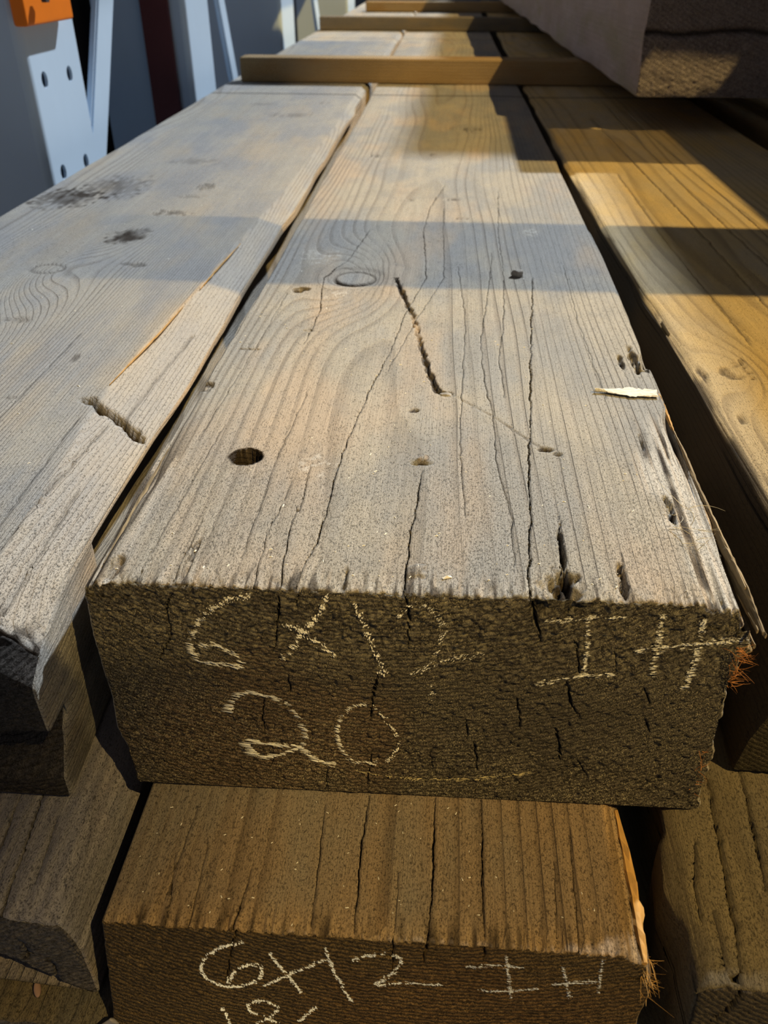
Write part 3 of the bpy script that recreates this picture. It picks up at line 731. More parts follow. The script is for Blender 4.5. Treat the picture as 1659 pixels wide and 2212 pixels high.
def strip(name, path, mat, parent, w0=0.003, h0=0.002, seed=0, n_side=6, twist=0.0, ragged=0.35):
    """an irregular sliver of wood along a path"""
    rng = random.Random(seed); V = []; F = []
    P = [Vector(p) for p in path]
    Q = []
    for i in range(len(P) - 1):
        for k in range(8): Q.append(P[i].lerp(P[i + 1], k / 8))
    Q.append(P[-1]); n = len(Q)
    for i, c in enumerate(Q):
        t = i / (n - 1); s = math.sin(math.pi * min(max(t, 0.06), 0.94)) ** 0.5
        d = (Q[min(i + 1, n - 1)] - Q[max(i - 1, 0)]).normalized()
        up = Vector((0, 0, 1)); sx = d.cross(up).normalized(); uz = sx.cross(d)
        for k in range(n_side):
            a = 2 * math.pi * k / n_side + twist * t
            j = 1 + rng.uniform(-ragged, ragged)
            V.append(c + sx * (math.cos(a) * w0 * s * j) + uz * (math.sin(a) * h0 * s * j))
    for i in range(n - 1):
        for k in range(n_side):
            F.append((i * n_side + k, i * n_side + (k + 1) % n_side, (i + 1) * n_side + (k + 1) % n_side, (i + 1) * n_side + k))
    F.append(tuple(range(n_side))[::-1]); F.append(tuple((n - 1) * n_side + k for k in range(n_side)))
    me = bpy.data.meshes.new(name); me.from_pydata([tuple(v) for v in V], [], F); me.update(); me.materials.append(mat)
    return link(bpy.data.objects.new(name, me), parent)
for q, (ox, oz, y0, y1, w, h) in enumerate(((0.1530, -0.0075, -0.006, 0.130, 0.0014, 0.0030), (0.1548, -0.0120, -0.004, 0.100, 0.0012, 0.0034), (0.1560, -0.0165, 0.004, 0.150, 0.0012, 0.0030), (0.1518, -0.0040, 0.020, 0.165, 0.0011, 0.0018), (0.1535, -0.0200, 0.000, 0.120, 0.0013, 0.0030))):
    path = [(ox - 0.0035 * k / 5 + 0.0008 * math.sin(q * 2 + k * 1.7), y0 + (y1 - y0) * k / 5, oz + 0.0012 * math.sin(k * 1.3 + q) + 0.002 * k / 5) for k in range(6)]
    s = strip('splinter', path, M['weath_sliver'], TC['root'], w, h, 30 + q, 7, 0.4, 0.20)
    s['label'] = 'thin brown splinter torn along the right edge'
s = strip('splinter', [(0.149, 0.165, -0.002), (0.1495, 0.19, -0.003), (0.150, 0.222, -0.003)], M['fresh'], TC['root'], 0.0012, 0.002, 4)
s['label'] = 'fresh orange splinter on the right edge'
s = strip('splinter', [(-0.1445, 0.012, -0.002), (-0.1450, 0.05, -0.0015), (-0.1455, 0.10, -0.002), (-0.1465, 0.15, -0.003)], M['weath_sliver'], TC['root'], 0.0010, 0.0009, 5)
s['label'] = 'thin splinter along the left edge'
def fibres(name, parent, centre, n, mat, seed, spread, length, dirv, thick=0.00015):
    rng = random.Random(seed); V = []; F = []
    for _ in range(n):
        p = Vector(centre) + Vector((rng.uniform(-1, 1) * spread[0], rng.uniform(-1, 1) * spread[1], rng.uniform(-1, 1) * spread[2]))
        d = (Vector(dirv) + Vector((rng.gauss(0, .5), rng.gauss(0, .5), rng.gauss(0, .6)))).normalized()
        bend = Vector((rng.gauss(0, .5), rng.gauss(0, .5), rng.gauss(0, .5)))
        L = length * rng.uniform(0.3, 1.0); k0 = len(V); th = thick * rng.uniform(.6, 1.5)
        for i in range(6):
            t = i / 5; c = p + d * L * t + bend * L * t * t * 0.5
            for a in range(3):
                an = a * 2.094
                V.append(c + Vector((math.cos(an), math.sin(an) * .6, math.sin(an))) * th * (1 - 0.75 * t))
        for i in range(5):
            for a in range(3):
                F.append((k0 + i * 3 + a, k0 + i * 3 + (a + 1) % 3, k0 + (i + 1) * 3 + (a + 1) % 3, k0 + (i + 1) * 3 + a))
    me = bpy.data.meshes.new(name); me.from_pydata([tuple(v) for v in V], [], F); me.update(); me.materials.append(mat)
    o = link(bpy.data.objects.new(name, me), parent); o['kind'] = 'stuff'; return o
f = fibres('torn_fibres', TC['root'], (0.1455, -0.005, -0.028), 70, M['fibre'], 5, (0.0012, 0.003, 0.012), 0.009, (0.9, -0.3, 0.0)); f['label'] = 'tuft of orange torn fibres at the right corner'
f = fibres('torn_fibres', TC['root'], (0.138, -0.020, -0.085), 14, M['fibre'], 6, (0.002, 0.003, 0.016), 0.008, (0.8, -0.4, 0.1)); f['label'] = 'stray orange fibres lower on the right corner'
f = fibres('torn_fibres', TC['root'], (0.131, 0.060, 0.0005), 22, M['chip'], 7, (0.008, 0.02, 0.001), 0.018, (0.6, -0.3, 0.3), 0.00016); f['label'] = 'pale curled fibres on the torn right edge'

# ------------------------------------------------------------------ top timber on the left
def left_shape(X, Y, Z, X0, Y0, Z0):
    b = np.interp(Y0, [0, 0.12, 0.24, 0.41, 0.74, 1.2, 6], [0.026, 0.034, 0.042, 0.033, 0.019, 0.011, 0.008]) * (0.88 + 0.24 * noise(Y0 * 16, 0, 0, 41))
    d = np.interp(Y0, [0, 0.05, 0.24, 0.7, 1.6, 6], [0.024, 0.014, 0.0125, 0.008, 0.007, 0.006])
    s = np.clip((X0 - (0.15 - b)) / b, 0, 1)
    Z = Z - np.where(Z0 > -0.05, 1, 0) * (0.0012 * sstep(0, 0.05, s) + s * d) * np.clip(1 + Z0 / 0.05, 0, 1)
    # lower strip bulges a little and wanders
    X = X + np.where(X0 > 0.149, 1, 0) * (noise(Y0 * 11, Z0 * 14, 0, 42) - 0.5) * 0.006
    und = sstep(-0.0185, -0.0215, Z + 0.004 * (noise(Y0 * 9, 0, 0, 53) - 0.5)) * sstep(0.085, 0.13, Y0) * sstep(1.6, 1.1, Y0)
    X = X - np.where(X0 > 0.149, 1, 0) * und * (0.024 + 0.004 * noise(Y0 * 17, 0, 0, 52))      # undercut added below the split edge to darken the gap
    # chunk broken out of the end, right side
    bt = np.clip((Z0 + 0.094 + 0.12 * (0.15 - X0)) / 0.032, 0, 1); bite = (bt ** 0.8 - sstep(0.90, 1.0, bt)) * sstep(0.080, 0.105, X0) * (0.8 + 0.4 * noise(X0 * 90, Z0 * 120, 0, 43))
    Y = Y + np.where(Y0 < 0.02, 1, 0) * bite * 0.026 * (1 - Y0 / 0.02)
    X = X - np.where((X0 > 0.149) & (Y0 < 0.03), 1, 0) * bite * 0.004 * (1 - Y0 / 0.03)
    # upper part of the end leans back, lower lip rounded
    Y = Y + np.where(Y0 < 0.02, 1, 0) * 0.012 * sstep(-0.022, 0.0, Z0) * (1 - Y0 / 0.02)
    return X, Y, Z
def left_marks(x, y, z):
    top = np.where(z > -0.0005, 1.0, 0.0); dz = np.zeros_like(x); R = np.zeros_like(x); G = np.zeros_like(x); B = np.zeros_like(x)
    wx, wy = x - 0.315, y - 0.04
    for cx, cy, rx, ry, dd, dark, n in ((-0.3049, 0.527, 0.022, 0.032, -0.001, 1.0, 0.5), (-0.425, 0.67, 0.045, 0.05, 0.0, 0.80, 0.7), (-0.39, 0.72, 0.045, 0.06, 0.0, 0.60, 0.8), (-0.2778, 0.731, 0.012, 0.018, 0.004, 0.5, 0.6), (-0.29, 0.615, 0.024, 0.012, -0.002, 0.6, 0.8),
            (-0.2852, 0.686, 0.02, 0.01, -0.001, 0.35, 0.6), (-0.3183, 0.302, 0.016, 0.006, -0.001, 0.4, 0.7), (-0.27, 0.44, 0.016, 0.007, -0.001, 0.5, 0.6), (-0.33, 0.87, 0.045, 0.02, 0, 0.35, 0.7),
            (-0.26, 1.25, 0.05, 0.02, 0, 0.4, 0.7), (-0.33, 1.36, 0.03, 0.02, 0, 0.3, 0.7), (-0.22, 1.38, 0.03, 0.01, 0, 0.35, 0.6), (-0.245, 0.235, 0.003, 0.012, -0.001, 0.6, 0.4), (-0.262, 0.172, 0.008, 0.003, -0.001, 0.7, 0.4), (-0.30, 0.115, 0.004, 0.004, -0.001, 0.6, 0.4)):
        b = blob(wx, wy, cx, cy, rx, ry, n, 44); dz += dd * b * noise(x * 500, y * 200, 0, 45); R += dark * b * (0.35 + 0.9 * noise(x * 130, y * 60, 3, 46))
    kd = np.hypot((wx + 0.3437) / 1.2, wy - 0.4227); ring = np.exp(-((kd - 0.012) / 0.0016) ** 2); R += ring * 0.45; dz -= ring * 0.001
    q = seg_dist(wx, wy, [(-212, 173), (-203, 166), (-190, 160), (-172, 146)]) + (noise(x * 420, y * 420, 0, 47) - 0.5) * 0.004
    g = sstep(0.0044, 0.0020, q); dz -= g * 0.007; R += g * 1.0
    q = seg_dist(wx, wy, [(-186, 156), (-185, 200), (-180, 300)]); g = sstep(0.0012, 0.0003, q); dz -= g * 0.002; R += g * 0.5
    # fresh orange line where the arris has split
    b = np.interp(y, [0, 0.12, 0.24, 0.41, 0.74, 1.2, 6], [0.026, 0.034, 0.042, 0.033, 0.019, 0.011, 0.008])
    ch = sstep(0.0, 0.002, x - (0.15 - b)) * sstep(1.0, 0.3, y); G += 0.13 * ch; B += 0.22 * ch
    e = 0.7 * np.exp(-((x - (0.15 - b * 0.97)) / 0.0012) ** 2) * sstep(0.22, 0.25, y) * sstep(0.62, 0.45, y); G += 0.8 * e * sstep(0.3, 0.6, noise(y * 40, 0, 0, 48)) 
    w = sstep(0.035, 0.004, y) * sstep(0.10, 0.14, x); R += w * sstep(0.55, 0.75, noise(x * 260, y * 160, 0, 49)); B += 0.2 * w * noise(x * 300, y * 300, 5, 49)
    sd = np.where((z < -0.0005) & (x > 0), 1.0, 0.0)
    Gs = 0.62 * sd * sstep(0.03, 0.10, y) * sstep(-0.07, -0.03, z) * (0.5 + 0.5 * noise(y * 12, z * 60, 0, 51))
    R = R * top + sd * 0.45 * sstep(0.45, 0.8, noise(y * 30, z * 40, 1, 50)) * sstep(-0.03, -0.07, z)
    return dz * top, np.stack([R, G * top + Gs, B * top], -1)
TL = timber('timber', 0.30, 0.11, 5.0, 230, 90, 0.0022, 0.70, M['left'], M['left_end'], loc=(-0.315, -0.040, 0.0), rot=(0, 0, 0.006), r=0.003, seed=2, shape=left_shape, marks=left_marks,
    cracks=[([(121, 0), (119, 90), (123, 190)], 0.0006, 0.004), ([(112, 10), (108, 130), (106, 190)], 0.0006, 0.004), ([(135, 20), (132, 120)], 0.0006, 0.004), ([(60, 20), (58, 150), (57, 320)], 0.0006, 0.003)],
    end_cracks=[([(120, -30), (138, -42)], 0.001, 0.004)])
tag(TL['root'], 'grey timber at the left of the top row, its end broken', 'timber', 'stacked timbers')
s = strip('splinter', [(0.1085, 0.235, 0.0), (0.1135, 0.29, 0.0006), (0.1160, 0.33, 0.0003), (0.1178, 0.38, 0.0)], M['fresh'], TL['root'], 0.0007, 0.0006, 6); s['label'] = 'fresh orange splinter on the split edge'
s = strip('splinter', [(0.1205, 0.42, 0.0), (0.1225, 0.46, 0.0006), (0.1265, 0.55, 0.0)], M['fresh'], TL['root'], 0.0008, 0.0006, 8); s['label'] = 'fresh orange splinter further along the split edge'

# ------------------------------------------------------------------ top timber on the right
def right_shape(X, Y, Z, X0, Y0, Z0):
    X = X + 0.019 * np.maximum(0, Y0 - 1.0) + np.where(X0 < 0, 0.017 * Z0 / 0.11 * np.abs(X0) / 0.15, 0) * np.exp(-Y0 / 0.4)
    bl = 0.007 * (0.3 + noise(Y0 * 30, 0.7, 0.1, 61)); s = np.clip((-X0 - (0.15 - bl)) / bl, 0, 1)
    Z = Z - np.where(Z0 > -0.008, 1, 0) * s * 0.005 * noise(X0 * 500, Y0 * 10, 0, 62)
    X = X + np.where(X0 < -0.149, 1, 0) * (noise(Y0 * 14, Z0 * 40, 1, 63) - 0.5) * 0.005
    return X, Y, Z
def right_marks(x, y, z):
    top = np.where(z > -0.0005, 1.0, 0.0); dz = np.zeros_like(x); R = np.zeros_like(x); G = np.zeros_like(x)
    kd = np.hypot(x + 0.118, (y - 0.248)); n = (noise(x * 200, y * 200, 0, 64) - 0.5) * 0.010
    ring = np.exp(-((kd + n - 0.009) / 0.0018) ** 2) * sstep(0.3, 0.6, noise(x * 300, y * 200, 0, 67)); R += 0.7 * ring; dz -= 0.002 * ring
    for cx, cy, rx, ry in ((-0.135, 0.18, 0.002, 0.010), (-0.12, 0.14, 0.002, 0.008), (-0.11, 0.265, 0.002, 0.006), (-0.142, 0.24, 0.003, 0.02)):
        b = blob(x, y, cx, cy, rx, ry, 0.5, 65); R += 0.7 * b; dz -= 0.002 * b
    w = sstep(-0.140, -0.149, x) * sstep(0.7, 0.2, y); R += 0.8 * w * sstep(0.45, 0.65, noise(x * 400, y * 24, 0, 66))
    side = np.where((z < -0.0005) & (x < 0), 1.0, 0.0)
    R = R * top + 0.95 * side  # face towards the gap painted near-black for its shade
    return dz * top, np.stack([R, G, G], -1)
TR = timber('timber', 0.30, 0.11, 5.0, 150, 50, 0.003, 0.9, M['right'], M['right_end'], loc=(0.3334, 0.005, 0.0), rot=(0, 0, 0.029), r=0.003, seed=3, tilt=-0.03, shape=right_shape, marks=right_marks,
    cracks=[([(-60, 225), (-55, 545), (-62, 1245)], 0.0016, 0.008), ([(-20, 345), (-25, 745), (-18, 1345)], 0.0016, 0.008), ([(-95, 295), (-97, 545), (-93, 845)], 0.0012, 0.006), ([(10, 445), (5, 1345)], 0.0016, 0.008)])
tag(TR['root'], 'tan timber at the right of the top row, half shaded under the overhead timber', 'timber', 'stacked timbers')

T4 = timber('timber', 0.30, 0.11, 4.5, 30, 16, 0.02, 0.5, M['right'], M['right_end'], loc=(0.700, 0.35, 0.0), rot=(0, 0, 0.029), r=0.004, seed=14)
tag(T4['root'], 'farthest right timber of the top row, in the dark under the overhead timber', 'timber', 'stacked timbers')

# ------------------------------------------------------------------ second row
def low_shape(X, Y, Z, X0, Y0, Z0):
    b = 0.010 * (0.5 + noise(Y0 * 40, 0, 0, 71)); s = np.clip((X0 - (0.117 - b)) / b, 0, 1)
    Z = Z - np.where(Z0 > -0.012, 1, 0) * s * (0.003 + 0.009 * noise(X0 * 500, Y0 * 12, 0, 72))
    X = X + np.where(X0 > 0.116, 1, 0) * (noise(Y0 * 30, Z0 * 60, 1, 73) - 0.4) * 0.006
    return X, Y, Z
def low_marks(x, y, z):
    top = np.where(z > -0.0005, 1.0, 0.0); R = np.zeros_like(x)
    w = sstep(0.102, 0.110, x); G = 0.75 * w * noise(x * 500, y * 14, 0, 74); R += 0.6 * w * sstep(0.5, 0.7, noise(x * 460, y * 16, 1, 75))
    w = sstep(0.016, 0.002, y); R += 0.8 * w * sstep(0.6, 0.75, noise(x * 420, y * 20, 1, 76)); G += 0.15 * w
    sd = np.where((z < -0.0005) & (x > 0), 1.0, 0.0) * sstep(-0.05, 0, z)
    return np.zeros_like(x), np.stack([R * top + 0.4 * sd, G * top + 0.5 * sd, R * 0], -1)
OX, OY, OZ = -0.0105, -0.097, -0.1105
sh = lambda L: [(a - OX * 1000, b - OY * 1000) for a, b in L]
shx = lambda L: [[(a - OX * 1000, b) for a, b in l] for l in L]
C2 = timber('timber', 0.234, 0.11, 5.0, 300, 110, 0.0013, 0.16, M['low'], M['low_end'], loc=(OX, OY, OZ), r=0.002, seed=4, tilt=0.2255, skew=0.01, shape=low_shape, marks=low_marks, rag=0.0008, rough_end=0.0005,
    cracks=[(sh(CRK2['a']), 0.0010, 0.008), (sh(CRK2['b']), 0.0013, 0.010), (sh(CRK2['c']), 0.0010, 0.008), (sh(CRK2['d']), 0.0008, 0.006), (sh(CRK2['e']), 0.0006, 0.004), (sh(CRK2['f']), 0.0006, 0.004), (sh(CRK2['g']), 0.0005, 0.004), (sh(CRK2['h']), 0.0004, 0.003),
            ([(-92, 12), (-90, 60)], 0.0004, 0.003), ([(-78, 0), (-80, 40)], 0.0005, 0.003), ([(88, 0), (90, 60)], 0.0005, 0.003)],
    end_cracks=[(([(-56, 3), (-60, -10), (-63, -30)]), 0.0007, 0.004), (([(24, 3), (23, -12)]), 0.0010, 0.005), (([(48, 3), (48.5, -8)]), 0.0007, 0.004), ([(10, 3), (10, -20)], 0.0006, 0.003)])
tag(C2['root'], 'brown timber directly below the middle one, sticking out with its end chalked 6X12 and 18', 'timber', 'stacked timbers')
chalk(C2, shx(J612), M['chalk_low'], 'white chalk figures 6X12 on the brown end', 1.3, 8, 0.45, 11, 0.05, 1.1)
chalk(C2, shx(JI), M['chalk_low'], 'white chalk letter I on the brown end', 1.2, 8, 0.45, 12, 0.05, 1.1)
chalk(C2, shx(JH), M['chalk_low'], 'white chalk letter H on the brown end', 1.2, 8, 0.45, 13, 0.05, 1.1)
chalk(C2, shx(J18), M['chalk_low'], 'white chalk figures 18 below the 6X12 on the brown end', 1.3, 8, 0.45, 14, 0.05, 1.1)
f = fibres('torn_fibres', C2['root'], (0.1175, 0.004, -0.016), 80, M['fresh'], 8, (0.003, 0.006, 0.010), 0.010, (0.5, -0.5, -0.6)); f['label'] = 'torn orange fibres at the right corner of the brown end'
s = strip('splinter', [(0.1165, 0.002, -0.006), (0.1165, 0.03, -0.005), (0.1150, 0.075, -0.004)], M['fresh'], C2['root'], 0.0030, 0.004, 9); s['label'] = 'ragged light strip along the right edge'

def lowr_shape(X, Y, Z, X0, Y0, Z0):
    e = np.interp(Y0, [0, 0.025, 0.045, 0.07, 0.085, 0.12], [0.0, 0.002, -0.003, 0.0, 0.010, 0.004])
    X = X + np.where(X0 < -0.149, 1, 0) * (e + (noise(Y0 * 40, Z0 * 30, 0, 81) - 0.5) * 0.003)
    s = np.clip((-X0 - 0.138) / 0.012, 0, 1); Z = Z - np.where(Z0 > -0.03, 1, 0) * s ** 2 * 0.006
    return X, Y, Z
sh2 = lambda L: [(a - 275, b + 104.5) for a, b in L]
R2 = timber('timber', 0.30, 0.10, 5.0, 170, 60, 0.0015, 0.18, M['lowr'], M['lowr_end'], loc=(0.275, -0.1045, -0.1115), r=0.003, seed=6, shape=lowr_shape, tilt=0.12,
    cracks=[(sh2(CRK2R['a']), 0.0015, 0.012), (sh2(CRK2R['b']), 0.0013, 0.008), (sh2(CRK2R['c']), 0.0010, 0.006), (sh2(CRK2R['d']), 0.0008, 0.006)],
    end_cracks=[([(-132, 3), (-134, -10), (-140, -22)], 0.0016, 0.006)])
tag(R2['root'], 'olive brown timber at the right of the second row, with one long dark crack', 'timber', 'stacked timbers')

def lowl_shape(X, Y, Z, X0, Y0, Z0):
    b = np.interp(Y0, [0, 0.085, 0.2, 6], [0.006, 0.020, 0.034, 0.03]) * (0.9 + 0.2 * noise(Y0 * 30, 0, 0, 91)); s = np.clip((X0 - (0.15 - b)) / b, 0, 1)
    t = np.clip(-Z0 / 0.035, 0, 1)
    Z = Z - (s ** 1.2) * 0.020 * (1 - t)
    Z = Z - t * 0.030 * sstep(0.105, 0.15, X0)
    Z = Z - np.exp(-Y0 / 0.012) * 0.006 * sstep(0.09, 0.14, X0) * (1 - t)
    return X, Y, Z
L2 = timber('timber', 0.30, 0.036, 5.0, 150, 40, 0.0015, 0.18, M['lowl'], M['lowl_end'], loc=(-0.290, -0.098, -0.1115), r=0.004, seed=5, shape=lowl_shape,
    cracks=[([(118, 0), (112, 60), (104, 130)], 0.0016, 0.006), ([(106, 0), (100, 70)], 0.0012, 0.005), ([(127, 15), (124, 50)], 0.0010, 0.004), ([(95, 0), (92, 40)], 0.0010, 0.004)],
    end_cracks=[([(122, -12), (124, -22), (120, -30)], 0.001, 0.004), ([(133, -22), (131, -40)], 0.001, 0.004)])
tag(L2['root'], 'thin dark grey timber at the left of the second row', 'timber', 'stacked timbers')
L3 = timber('timber', 0.30, 0.10, 5.0, 80, 30, 0.003, 0.12, M['third'], M['lowl_end'], loc=(-0.281, -0.112, -0.180), r=0.004, seed=7)
tag(L3['root'], 'olive timber of the third row, below the thin dark grey one', 'timber', 'stacked timbers')

# ------------------------------------------------------------------ overhead timber
def over_end(x, z):
    R = np.zeros_like(x); zc = -0.193 + (noise(x * 30, 0, 0, 101) - 0.5) * 0.008
    c = np.exp(-((z - zc) / 0.0035) ** 2) * sstep(0.11, 0.09, x); R += 0.9 * c
    d = sstep(0.0, 0.02, x - (0.02 + 0.9 * (z + 0.20)) + (noise(x * 60, z * 60, 0, 102) - 0.5) * 0.03) * sstep(-0.20, -0.185, z)
    return 0.006 * c + 0.02 * d, np.stack([R + 0.35 * d, R * 0, R * 0], -1)  # ragged recess, its diagonal shadow also darkened into the mask
def over_shape(X, Y, Z, X0, Y0, Z0):
    X = X + np.where(X0 < -0.159, 1, 0) * ((noise(Y0 * 9, Z0 * 16, 0, 103) - 0.5) * 0.010)
    return X, Y, Z
OB = timber('overhead_timber', 0.32, 0.28, 4.9, 110, 100, 0.006, 0.6, M['bundle'], M['bundle_end'], loc=(0.438, 1.140, 0.3285), rot=(-0.002, 0, 0.033), r=0.006, seed=8, shape=over_shape, endmarks=over_end, rough_end=0.002)
tag(OB['root'], 'big purple grey timber lying across the stickers at the upper right', 'timber')

# ------------------------------------------------------------------ stickers
def sticker(loc, w, h, L, mat, label, seed, rz=0.0):
    t = timber('sticker', w, h, L, 24, 20, 0.006, 0.3, mat, mat, loc=loc, rot=(0, 0, -math.pi / 2 + rz), r=0.002, seed=seed, rag=0.0006)
    tag(t['root'], label, 'sticker', 'spacer stickers'); return t
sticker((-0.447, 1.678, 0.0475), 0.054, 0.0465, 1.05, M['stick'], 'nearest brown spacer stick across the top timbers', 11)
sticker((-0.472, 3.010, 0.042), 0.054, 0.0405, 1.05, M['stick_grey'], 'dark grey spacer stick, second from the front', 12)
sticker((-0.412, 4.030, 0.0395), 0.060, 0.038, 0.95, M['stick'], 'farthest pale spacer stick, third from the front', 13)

# ------------------------------------------------------------------ loose bits
def flake(name, loc, L, w, t, mat, rot, seed, label, cat):
    rng = random.Random(seed); bm = bmesh.new(); n = 22; rows = []
    for i in range(n + 1):
        s = i / n
        ww = w * (0.12 + 0.88 * min(1, s * 1.9) ** 1.2) * (1 - 0.25 * max(0, s - .75) * 4) * (1 + rng.uniform(-.22, .22))
        zz = t * (0.6 + 0.5 * math.sin(s * 5 + seed)); row = []
        for a in range(10):
            an = 2 * math.pi * a / 10
            row.append(bm.verts.new(((s - 0.5) * L + rng.uniform(-.3, .3) * L / n, math.cos(an) * ww / 2 * (1 + rng.uniform(-.15, .15)), t * 0.5 + math.sin(an) * zz / 2 * (1 + rng.uniform(-.3, .3)))))
        rows.append(row)
    for i in range(n):
        for a in range(10):
            bm.faces.new((rows[i][a], rows[i][(a + 1) % 10], rows[i + 1][(a + 1) % 10], rows[i + 1][a]))
    bm.faces.new(rows[0][::-1]); bm.faces.new(rows[-1])
    o = mesh_bm(name, bm, mat); o.location = loc; o.rotation_euler = rot
    return tag(o, label, cat)
flake('wood_chip', (0.127, 0.2085, top_z(TC, 0.125, 0.2085) + 0.0004), 0.039, 0.0115, 0.0026, M['chip'], (0, 0, -0.05), 2, 'pale wood chip lying near the right edge of the middle timber', 'wood chip')
def lump(name, loc, r, mat, seed, label, cat, sc=(1, 1, 0.7)):
    bm = bmesh.new(); bmesh.ops.create_icosphere(bm, subdivisions=3, radius=r)
    for v in bm.verts:
        k = 0.7 + 0.6 * float(noise(v.co.x * 1.6 / r, v.co.y * 1.6 / r, v.co.z * 1.6 / r, seed))
        v.co = Vector((v.co.x * k * sc[0], v.co.y * k * sc[1], v.co.z * k * sc[2]))
    o = mesh_bm(name, bm, mat, smooth=True); o.location = loc; return tag(o, label, cat)
lump('dirt_clod', (0.0700, 0.4350, top_z(TC, 0.069, 0.435) + 0.0025), 0.0046, M['clod'], 3, 'small grey clod on the middle timber beyond the long crack', 'dirt clod', (1.1, 0.8, 0.8))
lump('dirt_clod', (0.0125, 0.2000, top_z(TC, 0.0125, 0.2) + 0.0022), 0.0032, M['clod'], 5, 'dark crumb at the near end of the bark pocket', 'dirt clod', (1.4, 0.9, 0.8))
def pellet(loc, rot, L, r, label):
    bm = bmesh.new(); bmesh.ops.create_icosphere(bm, subdivisions=3, radius=r)
    for v in bm.verts: v.co.x = v.co.x * (L / (2 * r)); v.co.z *= 0.8
    o = mesh_bm('wood_pellet', bm, M['pellet'], smooth=True); o.location = loc; o.rotation_euler = rot
    return tag(o, label, 'pellet')
pellet((-0.1707, -0.0985, -0.1762), (0, 0, -1.1), 0.0085, 0.0017, 'pinkish pellet lying on the olive timber at the lower left')
# pale crumbs of sawdust over the tops
rng = random.Random(77); V = []; F = []
def crumb(x, y, z, s):
    k = len(V); a = rng.uniform(0, 6.28); e = rng.uniform(1, 2.4)
    for (u, v, w) in ((-e, -.5, 0), (e, -.5, 0), (e * .8, .5, .1), (-e, .6, .1), (0, 0, .9)):
        V.append((x + (u * math.cos(a) - v * math.sin(a)) * s, y + (u * math.sin(a) + v * math.cos(a)) * s, z + w * s))
    F.extend([(k, k + 1, k + 4), (k + 1, k + 2, k + 4), (k + 2, k + 3, k + 4), (k + 3, k, k + 4), (k + 3, k + 2, k + 1, k)])
for _ in range(170):
    x = rng.uniform(-0.14, 0.125); y = rng.uniform(0.01, 1) ** 2 * 0.6 + 0.01
    crumb(x, y, top_z(TC, x - float(np.interp(y, [0, .45], [0, .003])), y) + 0.0001, rng.uniform(0.00025, 0.0006))
for _ in range(70):
    lx = rng.uniform(-0.13, 0.10); ly = rng.uniform(0.05, 0.75)
    crumb(-0.315 + lx - 0.006 * ly, -0.04 + ly, top_z(TL, lx, ly) + 0.0001, rng.uniform(0.0003, 0.0008))
for _ in range(60):
    lx = rng.uniform(-0.11, 0.10); ly = rng.uniform(0.003, 0.07)
    crumb(OX + lx, OY + ly, OZ + top_z(C2, lx, ly) + 0.0001, rng.uniform(0.0002, 0.0004))
crumb(0.0159, 0.0119, top_z(TC, 0.0159, 0.0119) + 0.0003, 0.0014)
crumb(-0.105, 0.026, top_z(TC, -0.105, 0.026) + 0.0003, 0.0009)
me = bpy.data.meshes.new('sawdust'); me.from_pydata(V, [], F); me.update(); me.materials.append(M['chalk'])
tag(link(bpy.data.objects.new('sawdust', me)), 'pale sawdust crumbs scattered over the timbers', 'sawdust', kind='stuff')

# grey plastic strap end, hanging in the gap at the lower left
def tube(name, pts, r, mat, parent=None, flat=1.0):
    V = []; F = []; P = [Vector(p) for p in pts]; Q = []
    for i in range(len(P) - 1):
        p0 = P[max(i - 1, 0)]; p1 = P[i]; p2 = P[i + 1]; p3 = P[min(i + 2, len(P) - 1)]
        for k in range(8):
            t = k / 8
            Q.append(0.5 * ((2 * p1) + (p2 - p0) * t + (2 * p0 - 5 * p1 + 4 * p2 - p3) * t * t + (3 * p1 - p0 - 3 * p2 + p3) * t ** 3))
    Q.append(P[-1])
    for i, c in enumerate(Q):
        d = (Q[min(i + 1, len(Q) - 1)] - Q[max(i - 1, 0)]).normalized()
        u = d.cross(Vector((0, 1, 0.2))).normalized(); w = u.cross(d)
        for a in range(10):
            an = 2 * math.pi * a / 10; V.append(tuple(c + u * math.cos(an) * r + w * math.sin(an) * r * flat))
    n = len(Q)
    for i in range(n - 1):
        for a in range(10): F.append((i * 10 + a, i * 10 + (a + 1) % 10, (i + 1) * 10 + (a + 1) % 10, (i + 1) * 10 + a))
    F.append(tuple(range(10))[::-1]); F.append(tuple((n - 1) * 10 + a for a in range(10)))
    me = bpy.data.meshes.new(name); me.from_pydata(V, [], F); me.update(); me.materials.append(mat)
    for p in me.polygons: p.use_smooth = True
    return link(bpy.data.objects.new(name, me), parent)
o = tube('plastic_strap', [(-0.1265, -0.112, -0.170), (-0.1315, -0.113, -0.1745), (-0.1385, -0.1145, -0.179), (-0.1405, -0.1155, -0.186), (-0.1370, -0.116, -0.193), (-0.134, -0.116, -0.200)], 0.0030, M['strap'], flat=0.35)
tag(o, 'curled grey plastic strap end hanging in the gap at the lower left', 'strap')

